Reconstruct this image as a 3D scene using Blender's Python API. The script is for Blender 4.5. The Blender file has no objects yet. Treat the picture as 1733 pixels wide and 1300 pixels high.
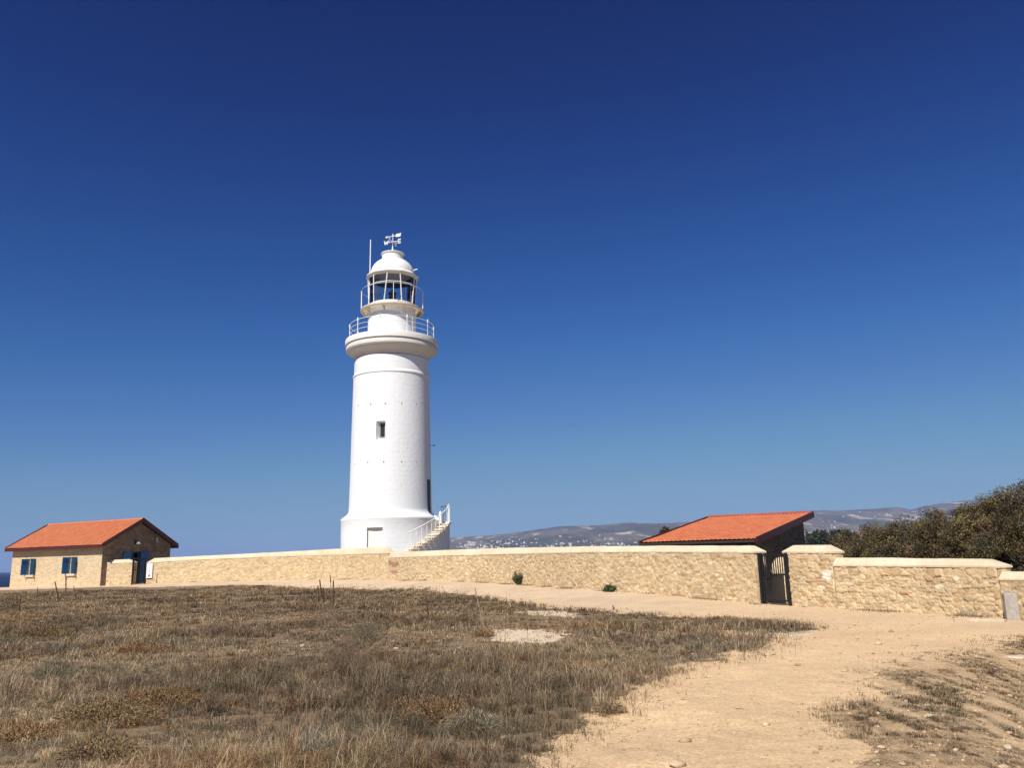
import bpy, bmesh, math, random
import numpy as np
from mathutils import Vector, Matrix
from math import radians as R_, sin, cos, pi, tan, atan2, sqrt

S = bpy.context.scene
COL = S.collection
rnd = random.Random(11)
rng = np.random.default_rng(5)

# ------------------------------------------------------------------ camera
F = 1402.0                      # focal length in photo pixels (photo 1733 x 1300)
PITCH, ROLL, EYE = R_(12.02), R_(-1.283), 1.6
cam = bpy.data.cameras.new('camera')
cam.sensor_width = 36.0
cam.lens = F / 1733.0 * 36.0
cam.clip_start = 0.1
cam.clip_end = 60000
cam_o = bpy.data.objects.new('camera', cam)
COL.objects.link(cam_o)
RM = Matrix.Rotation(pi / 2 + PITCH, 3, 'X') @ Matrix.Rotation(ROLL, 3, 'Z')
cam_o.matrix_world = Matrix.Translation((0, 0, EYE)) @ RM.to_4x4()
S.camera = cam_o

# ------------------------------------------------------------------ light
SUN_EL, SUN_LEFT = R_(48), R_(25)      # the sun stands behind the camera, 25 degrees to its left
sd = Vector((-sin(SUN_LEFT) * cos(SUN_EL), -cos(SUN_LEFT) * cos(SUN_EL), sin(SUN_EL)))
sun = bpy.data.lights.new('sun', 'SUN')
sun.energy = 4.8
sun.angle = R_(0.53)
sun.color = (1.0, 0.945, 0.86)
sun_o = bpy.data.objects.new('sun', sun)
COL.objects.link(sun_o)
sun_o.rotation_euler = sd.to_track_quat('Z', 'Y').to_euler()
sun_o.location = sd * 50
W = bpy.data.worlds.new("World")
S.world = W
W.use_nodes = True
nt = W.node_tree
nt.nodes.clear()
sky = nt.nodes.new('ShaderNodeTexSky')
sky.sky_type = 'NISHITA'
sky.sun_disc = False
sky.sun_elevation = SUN_EL
sky.sun_rotation = atan2(sd.x, sd.y)
sky.altitude = 10
sky.air_density = 1.1
sky.dust_density = 0.0
sky.ozone_density = 10.0
# response of the camera to the sky's blue: one curve per channel over the physical sky radiance
SKY_X = 1 / 12.0
CUR = [[(0, 0), (0.028, 0.0006), (0.0467, 0.0022), (0.0982, 0.0205), (0.1497, 0.0555), (0.2012, 0.091), (0.2527, 0.118), (0.3042, 0.142), (0.3557, 0.156), (0.4979, 0.17), (1, .23)],
       [(0, 0), (0.0625, 0.003), (0.1041, 0.0160), (0.1777, 0.0653), (0.2512, 0.1223), (0.3248, 0.1719), (0.3984, 0.226), (0.4719, 0.260), (0.5455, 0.282), (1, 0.33)],
       [(0, 0), (0.1441, 0.0201), (0.2402, 0.1005), (0.3172, 0.1847), (0.3941, 0.2608), (0.4711, 0.330), (0.548, 0.381), (0.625, 0.406), (1, 0.43)]]
def vmul(k):
    n = nt.nodes.new('ShaderNodeVectorMath'); n.operation = 'SCALE'; n.inputs['Scale'].default_value = k; return n
v1 = vmul(SKY_X); v2 = vmul(10.0)
cv = nt.nodes.new('ShaderNodeRGBCurve')
for ch in range(3):
    c_ = cv.mapping.curves[ch]
    pts_ = CUR[ch]
    while len(c_.points) < len(pts_): c_.points.new(.5, .5)
    for p_, (x_, y_) in zip(c_.points, pts_): p_.location = (x_, y_)
cv.mapping.update()
bg = nt.nodes.new('ShaderNodeBackground')
bg.inputs[1].default_value = 0.1
out = nt.nodes.new('ShaderNodeOutputWorld')
nt.links.new(sky.outputs[0], v1.inputs[0])
nt.links.new(v1.outputs[0], cv.inputs['Color'])
nt.links.new(cv.outputs[0], v2.inputs[0])
nt.links.new(v2.outputs[0], bg.inputs[0])
nt.links.new(bg.outputs[0], out.inputs[0])
S.view_settings.view_transform = 'Standard'
S.view_settings.look = 'None'
S.view_settings.exposure = 0.32
S.view_settings.gamma = 1.0
S.cycles.max_bounces = 8
S.cycles.transparent_max_bounces = 16
S.cycles.volume_bounces = 1
S.cycles.use_denoising = True

# ------------------------------------------------------------------ surveying helpers
RMn = np.array(RM)
def ray(px, py):
    return RM @ Vector(((px - 866.5) / F, -(py - 650.0) / F, -1.0))
def at_z(px, py, z):
    d = ray(px, py); t = (z - EYE) / d.z
    return Vector((d.x * t, d.y * t, z))
def at_y(px, py, Y):
    d = ray(px, py); t = Y / d.y
    return Vector((d.x * t, Y, EYE + d.z * t))
def on_plane(px, py, P, n):
    d = ray(px, py); o = Vector((0, 0, EYE))
    t = (Vector(P) - o).dot(n) / d.dot(n)
    return o + d * t
def z_over(P, py):
    """height above the point P (x, y) that is seen at photo row py"""
    z = 1.0
    for _ in range(8):
        px, _y = proj(P[0], P[1], z)
        d = ray(px, py); z = EYE + d.z * (P[1] / d.y)
    return z
def proj(x, y, z):
    v = RMn.T @ np.array([x, y, z - EYE])
    return 866.5 + F * v[0] / -v[2], 650.0 - F * v[1] / -v[2]
def projn(P):
    v = (P - np.array([0, 0, EYE])) @ RMn
    w = np.minimum(v[:, 2], -0.05)
    return 866.5 + F * v[:, 0] / -w, 650.0 - F * v[:, 1] / -w

# smooth value noise on numpy arrays
def _h(ix, iy, s):
    n = (ix * 374761393 + iy * 668265263 + s * 1442695041) & 0x7fffffff
    n = (n ^ (n >> 13)) * 1274126177 & 0x7fffffff
    n = (n ^ (n >> 16)) & 0x7fffffff
    return (n % 100003) / 100003.0
def vnoise(x, y, s=0):
    x = np.asarray(x, float); y = np.asarray(y, float)
    ix = np.floor(x).astype(np.int64); iy = np.floor(y).astype(np.int64)
    fx = x - ix; fy = y - iy
    fx = fx * fx * (3 - 2 * fx); fy = fy * fy * (3 - 2 * fy)
    a = _h(ix, iy, s); b = _h(ix + 1, iy, s); c = _h(ix, iy + 1, s); d = _h(ix + 1, iy + 1, s)
    return (a * (1 - fx) + b * fx) * (1 - fy) + (c * (1 - fx) + d * fx) * fy
def fbm(x, y, s=0, o=4):
    x = np.asarray(x, float); y = np.asarray(y, float)
    t = 0; a = .5; n = 0
    for k in range(o):
        t = t + a * vnoise(x, y, s + k * 17); n += a
        x = x * 2.03 + 5.1; y = y * 2.03 + 1.7; a *= .5
    return t / n
def sstep(a, b, x):
    t = np.clip((x - a) / (b - a), 0, 1)
    return t * t * (3 - 2 * t)

# ------------------------------------------------------------------ object helpers
def tag(o, label=None, cat=None, group=None, kind=None):
    if label: o['label'] = label
    if cat: o['category'] = cat
    if group: o['group'] = group
    if kind: o['kind'] = kind
    return o
def link(o, parent=None):
    COL.objects.link(o)
    if parent: o.parent = parent
    return o
def empty(name, loc=(0, 0, 0), rz=0.0):
    o = bpy.data.objects.new(name, None)
    o.empty_display_size = .2
    o.location = loc; o.rotation_euler = (0, 0, rz)
    return link(o)

class MB:
    def __init__(s): s.v = []; s.f = []; s.c = []
    def add(s, verts, faces, col=None):
        b = len(s.v)
        s.v += [tuple(v) for v in verts]
        s.f += [tuple(i + b for i in f) for f in faces]
        if col is not None: s.c += [col] * len(verts)
        return s
    def box(s, lo, hi, M=None):
        x0, y0, z0 = lo; x1, y1, z1 = hi
        v = [Vector(p) for p in ((x0, y0, z0), (x1, y0, z0), (x1, y1, z0), (x0, y1, z0), (x0, y0, z1), (x1, y0, z1), (x1, y1, z1), (x0, y1, z1))]
        if M is not None: v = [M @ p for p in v]
        return s.add(v, [(0, 3, 2, 1), (4, 5, 6, 7), (0, 1, 5, 4), (1, 2, 6, 5), (2, 3, 7, 6), (3, 0, 4, 7)])
    def tube(s, pts, r, n=8, r2=None, closed=False):
        pts = [Vector(p) for p in pts]
        m = len(pts)
        rings = []
        prev = None
        for i, p in enumerate(pts):
            if closed: t = pts[(i + 1) % m] - pts[i - 1]
            else: t = pts[min(i + 1, m - 1)] - pts[max(i - 1, 0)]
            t.normalize()
            up = Vector((0, 0, 1)) if abs(t.z) < .95 else Vector((1, 0, 0))
            if prev is None: a = t.cross(up).normalized()
            else:
                a = prev - t * prev.dot(t)
                a = a.normalized() if a.length > 1e-5 else t.cross(up).normalized()
            prev = a
            b = t.cross(a)
            rr = r if r2 is None else r + (r2 - r) * i / (m - 1)
            rings.append([p + (a * cos(2 * pi * k / n) + b * sin(2 * pi * k / n)) * rr for k in range(n)])
        v = [q for rg in rings for q in rg]
        f = []
        for i in range(m if closed else m - 1):
            j = (i + 1) % m
            for k in range(n):
                l = (k + 1) % n
                f.append((i * n + k, i * n + l, j * n + l, j * n + k))
        if not closed:
            f.append(tuple(range(n))[::-1]); f.append(tuple((m - 1) * n + k for k in range(n)))
        return s.add(v, f)
    def lathe(s, prof, n=64, c=(0, 0), a0=0.0, a1=2 * pi, caps=True):
        """prof: (r, z) from bottom to top"""
        full = abs(a1 - a0 - 2 * pi) < 1e-6
        na = n if full else n + 1
        v = []
        for r, z in prof:
            for k in range(na):
                a = a0 + (a1 - a0) * k / n
                v.append((c[0] + r * sin(a), c[1] - r * cos(a), z))
        f = []
        for i in range(len(prof) - 1):
            for k in range(n):
                l = (k + 1) % na
                f.append((i * na + k, i * na + l, (i + 1) * na + l, (i + 1) * na + k))
        if full and caps:
            f.append(tuple(range(na))[::-1]); f.append(tuple((len(prof) - 1) * na + k for k in range(na)))
        return s.add(v, f)
    def prism(s, poly, z0, z1, M=None):
        n = len(poly)
        v = [Vector((p[0], p[1], z0)) for p in poly] + [Vector((p[0], p[1], z1)) for p in poly]
        if M is not None: v = [M @ p for p in v]
        f = [tuple(range(n))[::-1], tuple(range(n, 2 * n))] + [(i, (i + 1) % n, n + (i + 1) % n, n + i) for i in range(n)]
        return s.add(v, f)
    def mesh(s, name, m, smooth=False):
        me = bpy.data.meshes.new(name)
        me.from_pydata(s.v, [], s.f)
        if m: me.materials.append(m)
        bm = bmesh.new(); bm.from_mesh(me); bmesh.ops.recalc_face_normals(bm, faces=bm.faces); bm.to_mesh(me); bm.free()
        if s.c and len(s.c) == len(s.v):
            ca = me.color_attributes.new('Col', 'FLOAT_COLOR', 'POINT')
            ca.data.foreach_set('color', np.array([tuple(c) + (1,) for c in s.c], np.float32).ravel())
        if smooth:
            me.shade_smooth(); me.set_sharp_from_angle(angle=R_(smooth if smooth is not True else 35))
        return me
    def build(s, name, m, parent=None, smooth=False, bevel=0):
        o = bpy.data.objects.new(name, s.mesh(name, m, smooth))
        link(o, parent)
        if bevel:
            b = o.modifiers.new('bevel', 'BEVEL'); b.width = bevel; b.segments = 2; b.limit_method = 'ANGLE'; b.angle_limit = R_(40)
        return o

def np_mesh(name, V, Fc, m, cols=None, smooth=False, uv=None, extra=None):
    """fast mesh from arrays; Fc is (n, k) with k = 3 or 4"""
    me = bpy.data.meshes.new(name)
    V = np.asarray(V, np.float32); Fc = np.asarray(Fc, np.int32)
    k = Fc.shape[1]
    me.vertices.add(len(V)); me.vertices.foreach_set('co', V.ravel())
    me.loops.add(Fc.size); me.loops.foreach_set('vertex_index', Fc.ravel())
    me.polygons.add(len(Fc))
    me.polygons.foreach_set('loop_start', np.arange(0, Fc.size, k, dtype=np.int32))
    me.polygons.foreach_set('loop_total', np.full(len(Fc), k, np.int32))
    if smooth: me.polygons.foreach_set('use_smooth', np.ones(len(Fc), bool))
    me.update(calc_edges=True)
    if cols is not None:
        ca = me.color_attributes.new('Col', 'FLOAT_COLOR', 'POINT')
        cc = np.ones((len(V), 4), np.float32); cc[:, :3] = cols
        ca.data.foreach_set('color', cc.ravel())
    if extra:
        for kx, arr in extra.items():
            at = me.attributes.new(kx, 'FLOAT', 'POINT'); at.data.foreach_set('value', np.asarray(arr, np.float32))
    if m: me.materials.append(m)
    return me

def grid_faces(nu, nv, off=0):
    i = np.arange(nu - 1)[:, None]; j = np.arange(nv - 1)[None, :]
    a = (i * nv + j).ravel()
    return np.stack([a, a + nv, a + nv + 1, a + 1], 1) + off

# ------------------------------------------------------------------ materials
def nodes(name):
    m = bpy.data.materials.new(name); m.use_nodes = True
    t = m.node_tree; b = t.nodes['Principled BSDF']
    return m, t, b
def N(t, kind, **kw):
    n = t.nodes.new(kind)
    for k, v in kw.items():
        if k.startswith('i_'):
            key = k[2:]
            key = int(key) if key.isdigit() else key.replace('_', ' ')
            n.inputs[key].default_value = v
        else: setattr(n, k, v)
    return n
def ramp(t, src, stops):
    r = t.nodes.new('ShaderNodeValToRGB')
    e = r.color_ramp.elements
    while len(e) < len(stops): e.new(.5)
    for k, (p, c) in enumerate(stops):
        e[k].position = p; e[k].color = tuple(c) + (1,) if len(c) == 3 else c
    t.links.new(src, r.inputs[0])
    return r.outputs[0]
def mixc(t, fac, a, b, mode='MIX'):
    m = t.nodes.new('ShaderNodeMix'); m.data_type = 'RGBA'; m.blend_type = mode; m.clamp_factor = True
    if isinstance(fac, (int, float)): m.inputs[0].default_value = fac
    else: t.links.new(fac, m.inputs[0])
    for s_, v in ((m.inputs[6], a), (m.inputs[7], b)):
        if isinstance(v, tuple): s_.default_value = v + (1,) if len(v) == 3 else v
        else: t.links.new(v, s_)
    return m.outputs[2]
def math_(t, op, a, b=0.0, c=None):
    m = t.nodes.new('ShaderNodeMath'); m.operation = op
    for s_, v in zip(m.inputs, (a, b, c)):
        if v is None: continue
        if isinstance(v, (int, float)): s_.default_value = v
        else: t.links.new(v, s_)
    return m.outputs[0]
def noise(t, scale, detail=4, rough=.55, vec=None, dist=0.0):
    n = t.nodes.new('ShaderNodeTexNoise'); n.inputs['Scale'].default_value = scale
    n.inputs['Detail'].default_value = detail; n.inputs['Roughness'].default_value = rough
    n.inputs['Distortion'].default_value = dist
    if vec: t.links.new(vec, n.inputs['Vector'])
    return n.outputs['Fac']
def coords(t, kind='Object', scale=None):
    c = t.nodes.new('ShaderNodeTexCoord')
    if scale is None: return c.outputs[kind]
    mp = t.nodes.new('ShaderNodeMapping'); mp.inputs['Scale'].default_value = scale
    t.links.new(c.outputs[kind], mp.inputs['Vector'])
    return mp.outputs[0]
def bump(t, b, h, strength=.5, dist=.02):
    n = t.nodes.new('ShaderNodeBump'); n.inputs['Strength'].default_value = strength; n.inputs['Distance'].default_value = dist
    t.links.new(h, n.inputs['Height']); t.links.new(n.outputs[0], b.inputs['Normal'])
def simple(name, col, rough=.6, var=.15, scale=6, metal=0.0, bmp=.2, bd=.01, spec=.5):
    m, t, b = nodes(name)
    v = coords(t)
    n = noise(t, scale, 5, .6, v)
    dk = tuple(c * (1 - var) for c in col); lt = tuple(min(1, c * (1 + var)) for c in col)
    t.links.new(ramp(t, n, [(.3, dk), (.7, lt)]), b.inputs['Base Color'])
    b.inputs['Roughness'].default_value = rough; b.inputs['Metallic'].default_value = metal
    b.inputs['Specular IOR Level'].default_value = spec
    if bmp: bump(t, b, noise(t, scale * 5, 4, .6, v), bmp, bd)
    return m

def mat_white(name, base=(.82, .845, .855), coursing=True, stain=.35):
    m, t, b = nodes(name)
    v = coords(t)
    dirt = noise(t, .35, 6, .62, coords(t, 'Object', (1, 1, .35)))
    c = ramp(t, dirt, [(.35, base), (.62, tuple(x * .955 for x in base)), (.8, (base[0] * .9, base[1] * .86, base[2] * .78))])
    fine = noise(t, 14, 5, .65, v)
    c = mixc(t, .12, c, ramp(t, fine, [(.35, (.62, .6, .56)), (.65, (.85, .85, .84))]), 'MULTIPLY')
    # rust and damp runs, in patches of their own
    st = noise(t, 1.0, 5, .6, coords(t, 'Object', (2.2, 2.2, .5)))
    stf = math_(t, 'MULTIPLY', ramp(t, st, [(.62, (0, 0, 0)), (.75, (1, 1, 1))]), stain)
    c = mixc(t, stf, c, (.62, .5, .33))
    t.links.new(c, b.inputs['Base Color'])
    b.inputs['Roughness'].default_value = .62
    b.inputs['Specular IOR Level'].default_value = .3
    h = noise(t, 3.2, 6, .6, v)
    if coursing:
        uv = t.nodes.new('ShaderNodeUVMap')
        br = N(t, 'ShaderNodeTexBrick', offset=.5)
        br.inputs['Scale'].default_value = 1.0; br.inputs['Mortar Size'].default_value = .014
        br.inputs['Brick Width'].default_value = .72; br.inputs['Row Height'].default_value = .36
        br.inputs['Mortar Smooth'].default_value = .6; br.inputs['Bias'].default_value = 0
        br.inputs['Color1'].default_value = (1, 1, 1, 1); br.inputs['Color2'].default_value = (.62, .62, .62, 1)
        br.inputs['Mortar'].default_value = (.25, .25, .25, 1)
        wob = t.nodes.new('ShaderNodeVectorMath'); wob.operation = 'MULTIPLY_ADD'
        nz = t.nodes.new('ShaderNodeTexNoise'); nz.inputs['Scale'].default_value = 1.3
        t.links.new(uv.outputs[0], nz.inputs['Vector'])
        t.links.new(nz.outputs['Color'], wob.inputs[0]); wob.inputs[1].default_value = (.1, .1, .1)
        t.links.new(uv.outputs[0], wob.inputs[2]); t.links.new(wob.outputs[0], br.inputs['Vector'])
        h = math_(t, 'ADD', math_(t, 'MULTIPLY', br.outputs['Color'], .6), h)
    bump(t, b, h, .55, .035)
    return m
M = {}
M['white'] = mat_white('white_painted_masonry')
M['white_trim'] = mat_white('white_painted_trim', (.80, .785, .745), False, .6)
M['white_metal'] = mat_white('white_painted_metal', (.84, .84, .83), False, .45)
M['shaded_weathered_white'] = mat_white('shaded_weathered_masonry', (.68, .67, .65), False, .5)  # base darkened to paint in the shade under the gallery; the stains are dirt
M['rust_metal'] = simple('weathered_cream_metal', (.62, .54, .41), .6, .25, 8)
M['step'] = simple('worn_cream_stone', (.66, .57, .42), .75, .2, 9)
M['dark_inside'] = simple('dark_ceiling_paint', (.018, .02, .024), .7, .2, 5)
M['lamp'] = simple('dark_lamp_metal', (.05, .055, .06), .4, .2, 8, .5)
M['black_iron'] = simple('black_painted_iron', (.012, .012, .014), .45, .4, 30, .2, .2, .003)
M['brown_door'] = simple('dark_brown_wood', (.045, .035, .03), .6, .3, 6)
M['blue_paint'] = simple('blue_painted_wood', (.012, .12, .30), .5, .25, 7, 0, .3, .006)
M['maroon'] = simple('maroon_painted_timber', (.075, .017, .013), .5, .3, 8)
M['dark_timber'] = simple('dark_timber', (.03, .018, .013), .7, .3, 8)
M['white_frame'] = simple('white_window_frame', (.7, .7, .68), .5, .1, 8)
M['concrete'] = simple('grey_concrete', (.36, .33, .29), .9, .22, 10, 0, .5, .01)
M['sign_white'] = simple('white_sign_board', (.8, .82, .84), .35, .05, 4, 0, 0)
M['sign_ink'] = simple('dark_teal_sign_ink', (.03, .07, .09), .4, .1, 4, 0, 0)
M['sign_grey'] = simple('grey_sign_ink', (.3, .36, .4), .4, .1, 4, 0, 0)
M['galv'] = simple('galvanised_steel', (.42, .4, .42), .4, .15, 12, .3)
def mat_glass(name, tint=(.72, .8, .82), op=.12):
    m, t, b = nodes(name)
    t.nodes.remove(b)
    o = t.nodes['Material Output']
    tr = N(t, 'ShaderNodeBsdfTransparent'); tr.inputs[0].default_value = tint + (1,)
    gl = N(t, 'ShaderNodeBsdfGlossy'); gl.inputs['Roughness'].default_value = .02
    fr = N(t, 'ShaderNodeFresnel'); fr.inputs[0].default_value = 1.5
    mx = N(t, 'ShaderNodeMixShader')
    t.links.new(fr.outputs[0], mx.inputs[0]); t.links.new(tr.outputs[0], mx.inputs[1]); t.links.new(gl.outputs[0], mx.inputs[2])
    t.links.new(mx.outputs[0], o.inputs[0])
    return m
M['glass'] = mat_glass('lantern_glass', (.93, .96, .97))
m, t, b = nodes('dark_window_glass')
t.links.new(ramp(t, noise(t, 3, 3, .5, coords(t)), [(.3, (.012, .02, .022)), (.7, (.03, .045, .045))]), b.inputs['Base Color'])
b.inputs['Roughness'].default_value = .08
M['window_glass'] = m

def mat_attr_stone(name):
    m, t, b = nodes(name)
    a = N(t, 'ShaderNodeAttribute', attribute_name='Col')
    v = coords(t)
    n1 = noise(t, 9, 6, .65, v); n2 = noise(t, 1.1, 4, .6, v)
    c = mixc(t, .55, a.outputs['Color'], ramp(t, n1, [(.3, (.68, .65, .6)), (.52, (.98, .98, .96)), (.72, (1.2, 1.17, 1.1))]), 'MULTIPLY')
    c = mixc(t, .45, c, ramp(t, n2, [(.32, (.8, .76, .7)), (.68, (1.08, 1.05, 1.0))]), 'MULTIPLY')
    t.links.new(c, b.inputs['Base Color'])
    b.inputs['Roughness'].default_value = .92; b.inputs['Specular IOR Level'].default_value = .15
    bump(t, b, noise(t, 22, 6, .7, v), .7, .02)
    return m
M['rubble'] = mat_attr_stone('limestone_rubble')

def mat_voro_stone(name, c1, c2, mort, sc=3.2):
    m, t, b = nodes(name)
    v = coords(t, 'Object', (1, 1, 1.9))
    vo = N(t, 'ShaderNodeTexVoronoi'); vo.inputs['Scale'].default_value = sc; t.links.new(v, vo.inputs['Vector'])
    ve = N(t, 'ShaderNodeTexVoronoi', feature='DISTANCE_TO_EDGE'); ve.inputs['Scale'].default_value = sc; t.links.new(v, ve.inputs['Vector'])
    bw = N(t, 'ShaderNodeSeparateColor'); t.links.new(vo.outputs['Color'], bw.inputs[0])
    c = ramp(t, bw.outputs[0], [(.1, c1), (.55, tuple((x + y) / 2 for x, y in zip(c1, c2))), (.9, c2)])
    e = ramp(t, ve.outputs['Distance'], [(.015, (1, 1, 1)), (.09, (0, 0, 0))])
    c = mixc(t, e, c, mort)
    c = mixc(t, .5, c, ramp(t, noise(t, 7, 6, .65, coords(t)), [(.3, (.62, .6, .55)), (.7, (1.12, 1.1, 1.05))]), 'MULTIPLY')
    t.links.new(c, b.inputs['Base Color'])
    b.inputs['Roughness'].default_value = .92; b.inputs['Specular IOR Level'].default_value = .15
    h = math_(t, 'ADD', math_(t, 'MULTIPLY', ve.outputs['Distance'], 1.2), math_(t, 'MULTIPLY', noise(t, 18, 5, .65, coords(t)), .5))
    bump(t, b, h, .8, .05)
    return m
M['house_stone'] = mat_voro_stone('house_limestone', (.57, .44, .28), (.69, .55, .36), (.65, .52, .35))
M['shaded_stone'] = mat_voro_stone('shade_darkened_stone', (.17, .13, .09), (.30, .23, .16), (.22, .17, .12))  # darkened copy of the house limestone: shade put into the gable and shed colour

def mat_coping():
    m, t, b = nodes('cream_plaster_coping')
    v = coords(t)
    c = ramp(t, noise(t, .8, 6, .65, v), [(.3, (.58, .48, .33)), (.55, (.69, .60, .44)), (.8, (.73, .64, .48))])
    c = mixc(t, .5, c, ramp(t, noise(t, 7, 5, .7, v), [(.32, (.72, .68, .6)), (.6, (1.04, 1.03, 1.0))]), 'MULTIPLY')
    t.links.new(c, b.inputs['Base Color'])
    b.inputs['Roughness'].default_value = .85; b.inputs['Specular IOR Level'].default_value = .2
    bump(t, b, noise(t, 6, 6, .65, v), .5, .03)
    return m
M['coping'] = mat_coping()

def mat_tiles(name, tone):
    """clay roof tiles; UV x runs along the eave, y up the slope, in metres"""
    m, t, b = nodes(name)
    uv = t.nodes.new('ShaderNodeUVMap')
    sx = t.nodes.new('ShaderNodeSeparateXYZ'); t.links.new(uv.outputs[0], sx.inputs[0])
    br = N(t, 'ShaderNodeTexBrick', offset=0.0)
    br.inputs['Scale'].default_value = 1; br.inputs['Brick Width'].default_value = .22; br.inputs['Row Height'].default_value = .33
    br.inputs['Mortar Size'].default_value = .012
    br.inputs['Color1'].default_value = (.55 * tone, .185 * tone, .083 * tone, 1); br.inputs['Color2'].default_value = (.46 * tone, .135 * tone, .058 * tone, 1)
    br.inputs['Mortar'].default_value = (.34, .075, .03, 1)
    t.links.new(uv.outputs[0], br.inputs['Vector'])
    c = mixc(t, .5, br.outputs['Color'], ramp(t, noise(t, 1.4, 5, .65, coords(t)), [(.3, (.78, .74, .7)), (.7, (1.12, 1.1, 1.1))]), 'MULTIPLY')
    t.links.new(c, b.inputs['Base Color'])
    b.inputs['Roughness'].default_value = .75; b.inputs['Specular IOR Level'].default_value = .25
    w = math_(t, 'ABSOLUTE', math_(t, 'SINE', math_(t, 'MULTIPLY', sx.outputs[0], pi / .22)))
    r = math_(t, 'FRACT', math_(t, 'MULTIPLY', sx.outputs[1], 1 / .33))
    h = math_(t, 'SUBTRACT', w, math_(t, 'MULTIPLY', r, .5))
    bump(t, b, h, .35, .03)
    return m
M['tiles'] = mat_tiles('orange_clay_tiles', .86)
M['shed_tiles'] = mat_tiles('paler_clay_tiles', 1.12)

def mat_leaf(name, trans=.25, rough=.6):
    m, t, b = nodes(name)
    a = N(t, 'ShaderNodeAttribute', attribute_name='Col')
    t.links.new(a.outputs['Color'], b.inputs['Base Color'])
    b.inputs['Roughness'].default_value = rough; b.inputs['Specular IOR Level'].default_value = .25
    tl = N(t, 'ShaderNodeBsdfTranslucent'); t.links.new(a.outputs['Color'], tl.inputs[0])
    mx = N(t, 'ShaderNodeMixShader'); mx.inputs[0].default_value = trans
    o = t.nodes['Material Output']
    t.links.new(b.outputs[0], mx.inputs[1]); t.links.new(tl.outputs[0], mx.inputs[2]); t.links.new(mx.outputs[0], o.inputs[0])
    return m
M['leaf'] = mat_leaf('leaves')
M['dry'] = mat_leaf('dry_grass', .2, .75)
M['dead_twig'] = simple('grey_dead_twigs', (.25, .21, .17), .9, .2, 10, 0, 0)
M['bark'] = simple('grey_brown_bark', (.11, .085, .065), .9, .3, 12)

# ------------------------------------------------------------------ the lie of the land
# stations along the foot of the boundary wall: photo column, row of the foot, ground height there
FOOT = [(250, 987, .43), (330, 985.4, .46), (437, 982.8, .49), (511, 981, .50), (607, 981, .50), (655, 981.5, .50), (700, 982.8, .50), (760, 984.3, .46),
        (811, 986, .41), (896, 991, .34), (1005, 999.4, .27), (1110, 1006, .20), (1164, 1011.5, .14), (1284, 1022.8, .04), (1336, 1026, .03),
        (1420, 1030.5, .02), (1563, 1038.5, 0.0), (1703, 1047, 0.0), (1800, 1053, 0.0), (2000, 1066, 0.0)]
foot_pts = [at_z(*s_) for s_ in FOOT]
_px = np.array([-900., -300., 20., 168.] + [s_[0] for s_ in FOOT])
_zw = np.array([.25, .25, .26, .33] + [s_[2] for s_ in FOOT])
_Y = [84., 76., 71.5, 66.] + [p.y for p in foot_pts]
_Yw = np.array(_Y)
_r0x = np.array([-900., 0., 150., 500., 700., 850., 1285., 2000.])
_r0 = np.array([.70, .76, .80, .80, .76, .72, .76, .8])
SEA_Z = -9.0
def gz(x, y):
    x = np.asarray(x, float); y = np.asarray(y, float)
    ys = np.maximum(y, .5)
    px = np.clip(866.5 + F * x / ys * 1.02, -900, 2000)
    Yw = np.interp(px, _px, _Yw); zw = np.interp(px, _px, _zw); r0 = np.interp(px, _r0x, _r0)
    r = y / Yw
    z = zw * sstep(r0, 1.0, r)
    dist = np.hypot(x, y)
    bumps = (fbm(x * .35, y * .35, 3) - .5) * .10 + (fbm(x * 1.7, y * 1.7, 9) - .5) * .035
    z = z + bumps * sstep(2, 8, dist) * (1 - .85 * sstep(.72, .95, r))
    # the bank on the right of the track
    bank = sstep(-.1, 2.6, x - 2.75 - (y - 6.1) * .5) * sstep(15.5, 10.5, y) * sstep(0, 4, y)
    z = z - bank * .42
    z = z + (fbm(x * 5.5, y * 5.5, 15, 3) - .5) * .030 * sstep(20, 9, dist) * sstep(2, 5, dist)
    # the land falls to the sea on the left and stays low to the right
    seaward = sstep(200, -60, (866.5 + F * x / ys) - 560)
    z = z * (1 - sstep(100, 200, dist)) - 2.0 * sstep(100, 260, dist)
    cl = sstep(1.03, 1.35, r) * sstep(20, -20, px) + sstep(125, 170, dist) * sstep(760, 600, 866.5 + F * x / ys)
    back = sstep(-20, -120, y)
    z = z - np.clip(cl, 0, 1) * 14
    return z
def gz1(x, y): return float(gz(np.array([x]), np.array([y]))[0])

def poly_sd(px, py, poly):
    """inside test of a photo-space outline"""
    ins = np.zeros(px.shape, bool)
    n = len(poly)
    for i in range(n):
        x0, y0 = poly[i]; x1, y1 = poly[(i + 1) % n]
        c = ((y0 > py) != (y1 > py))
        with np.errstate(divide='ignore', invalid='ignore'):
            xi = (x1 - x0) * (py - y0) / (y1 - y0 + 1e-12) + x0
        ins ^= c & (px < xi)
    return ins
FIELD = [(-9000, 1004), (0, 1003), (150, 1001), (300, 998.5), (420, 997), (560, 998), (700, 1003), (800, 1010), (870, 1020), (930, 1030), (1000, 1035), (1100, 1040),
         (1285, 1050), (1400, 1064), (1340, 1073), (1300, 1085), (1262, 1100), (1150, 1130), (1080, 1165), (1000, 1210), (940, 1240), (880, 1280), (840, 1320), (600, 1600), (-9000, 9000)]
SCRUB = [(1515, 1122), (1600, 1112), (1660, 1096), (1720, 1080), (1800, 1070), (9000, 1200), (9000, 4000), (1400, 1500), (1440, 1320), (1480, 1268), (1440, 1215), (1470, 1195), (1520, 1170)]
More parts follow.
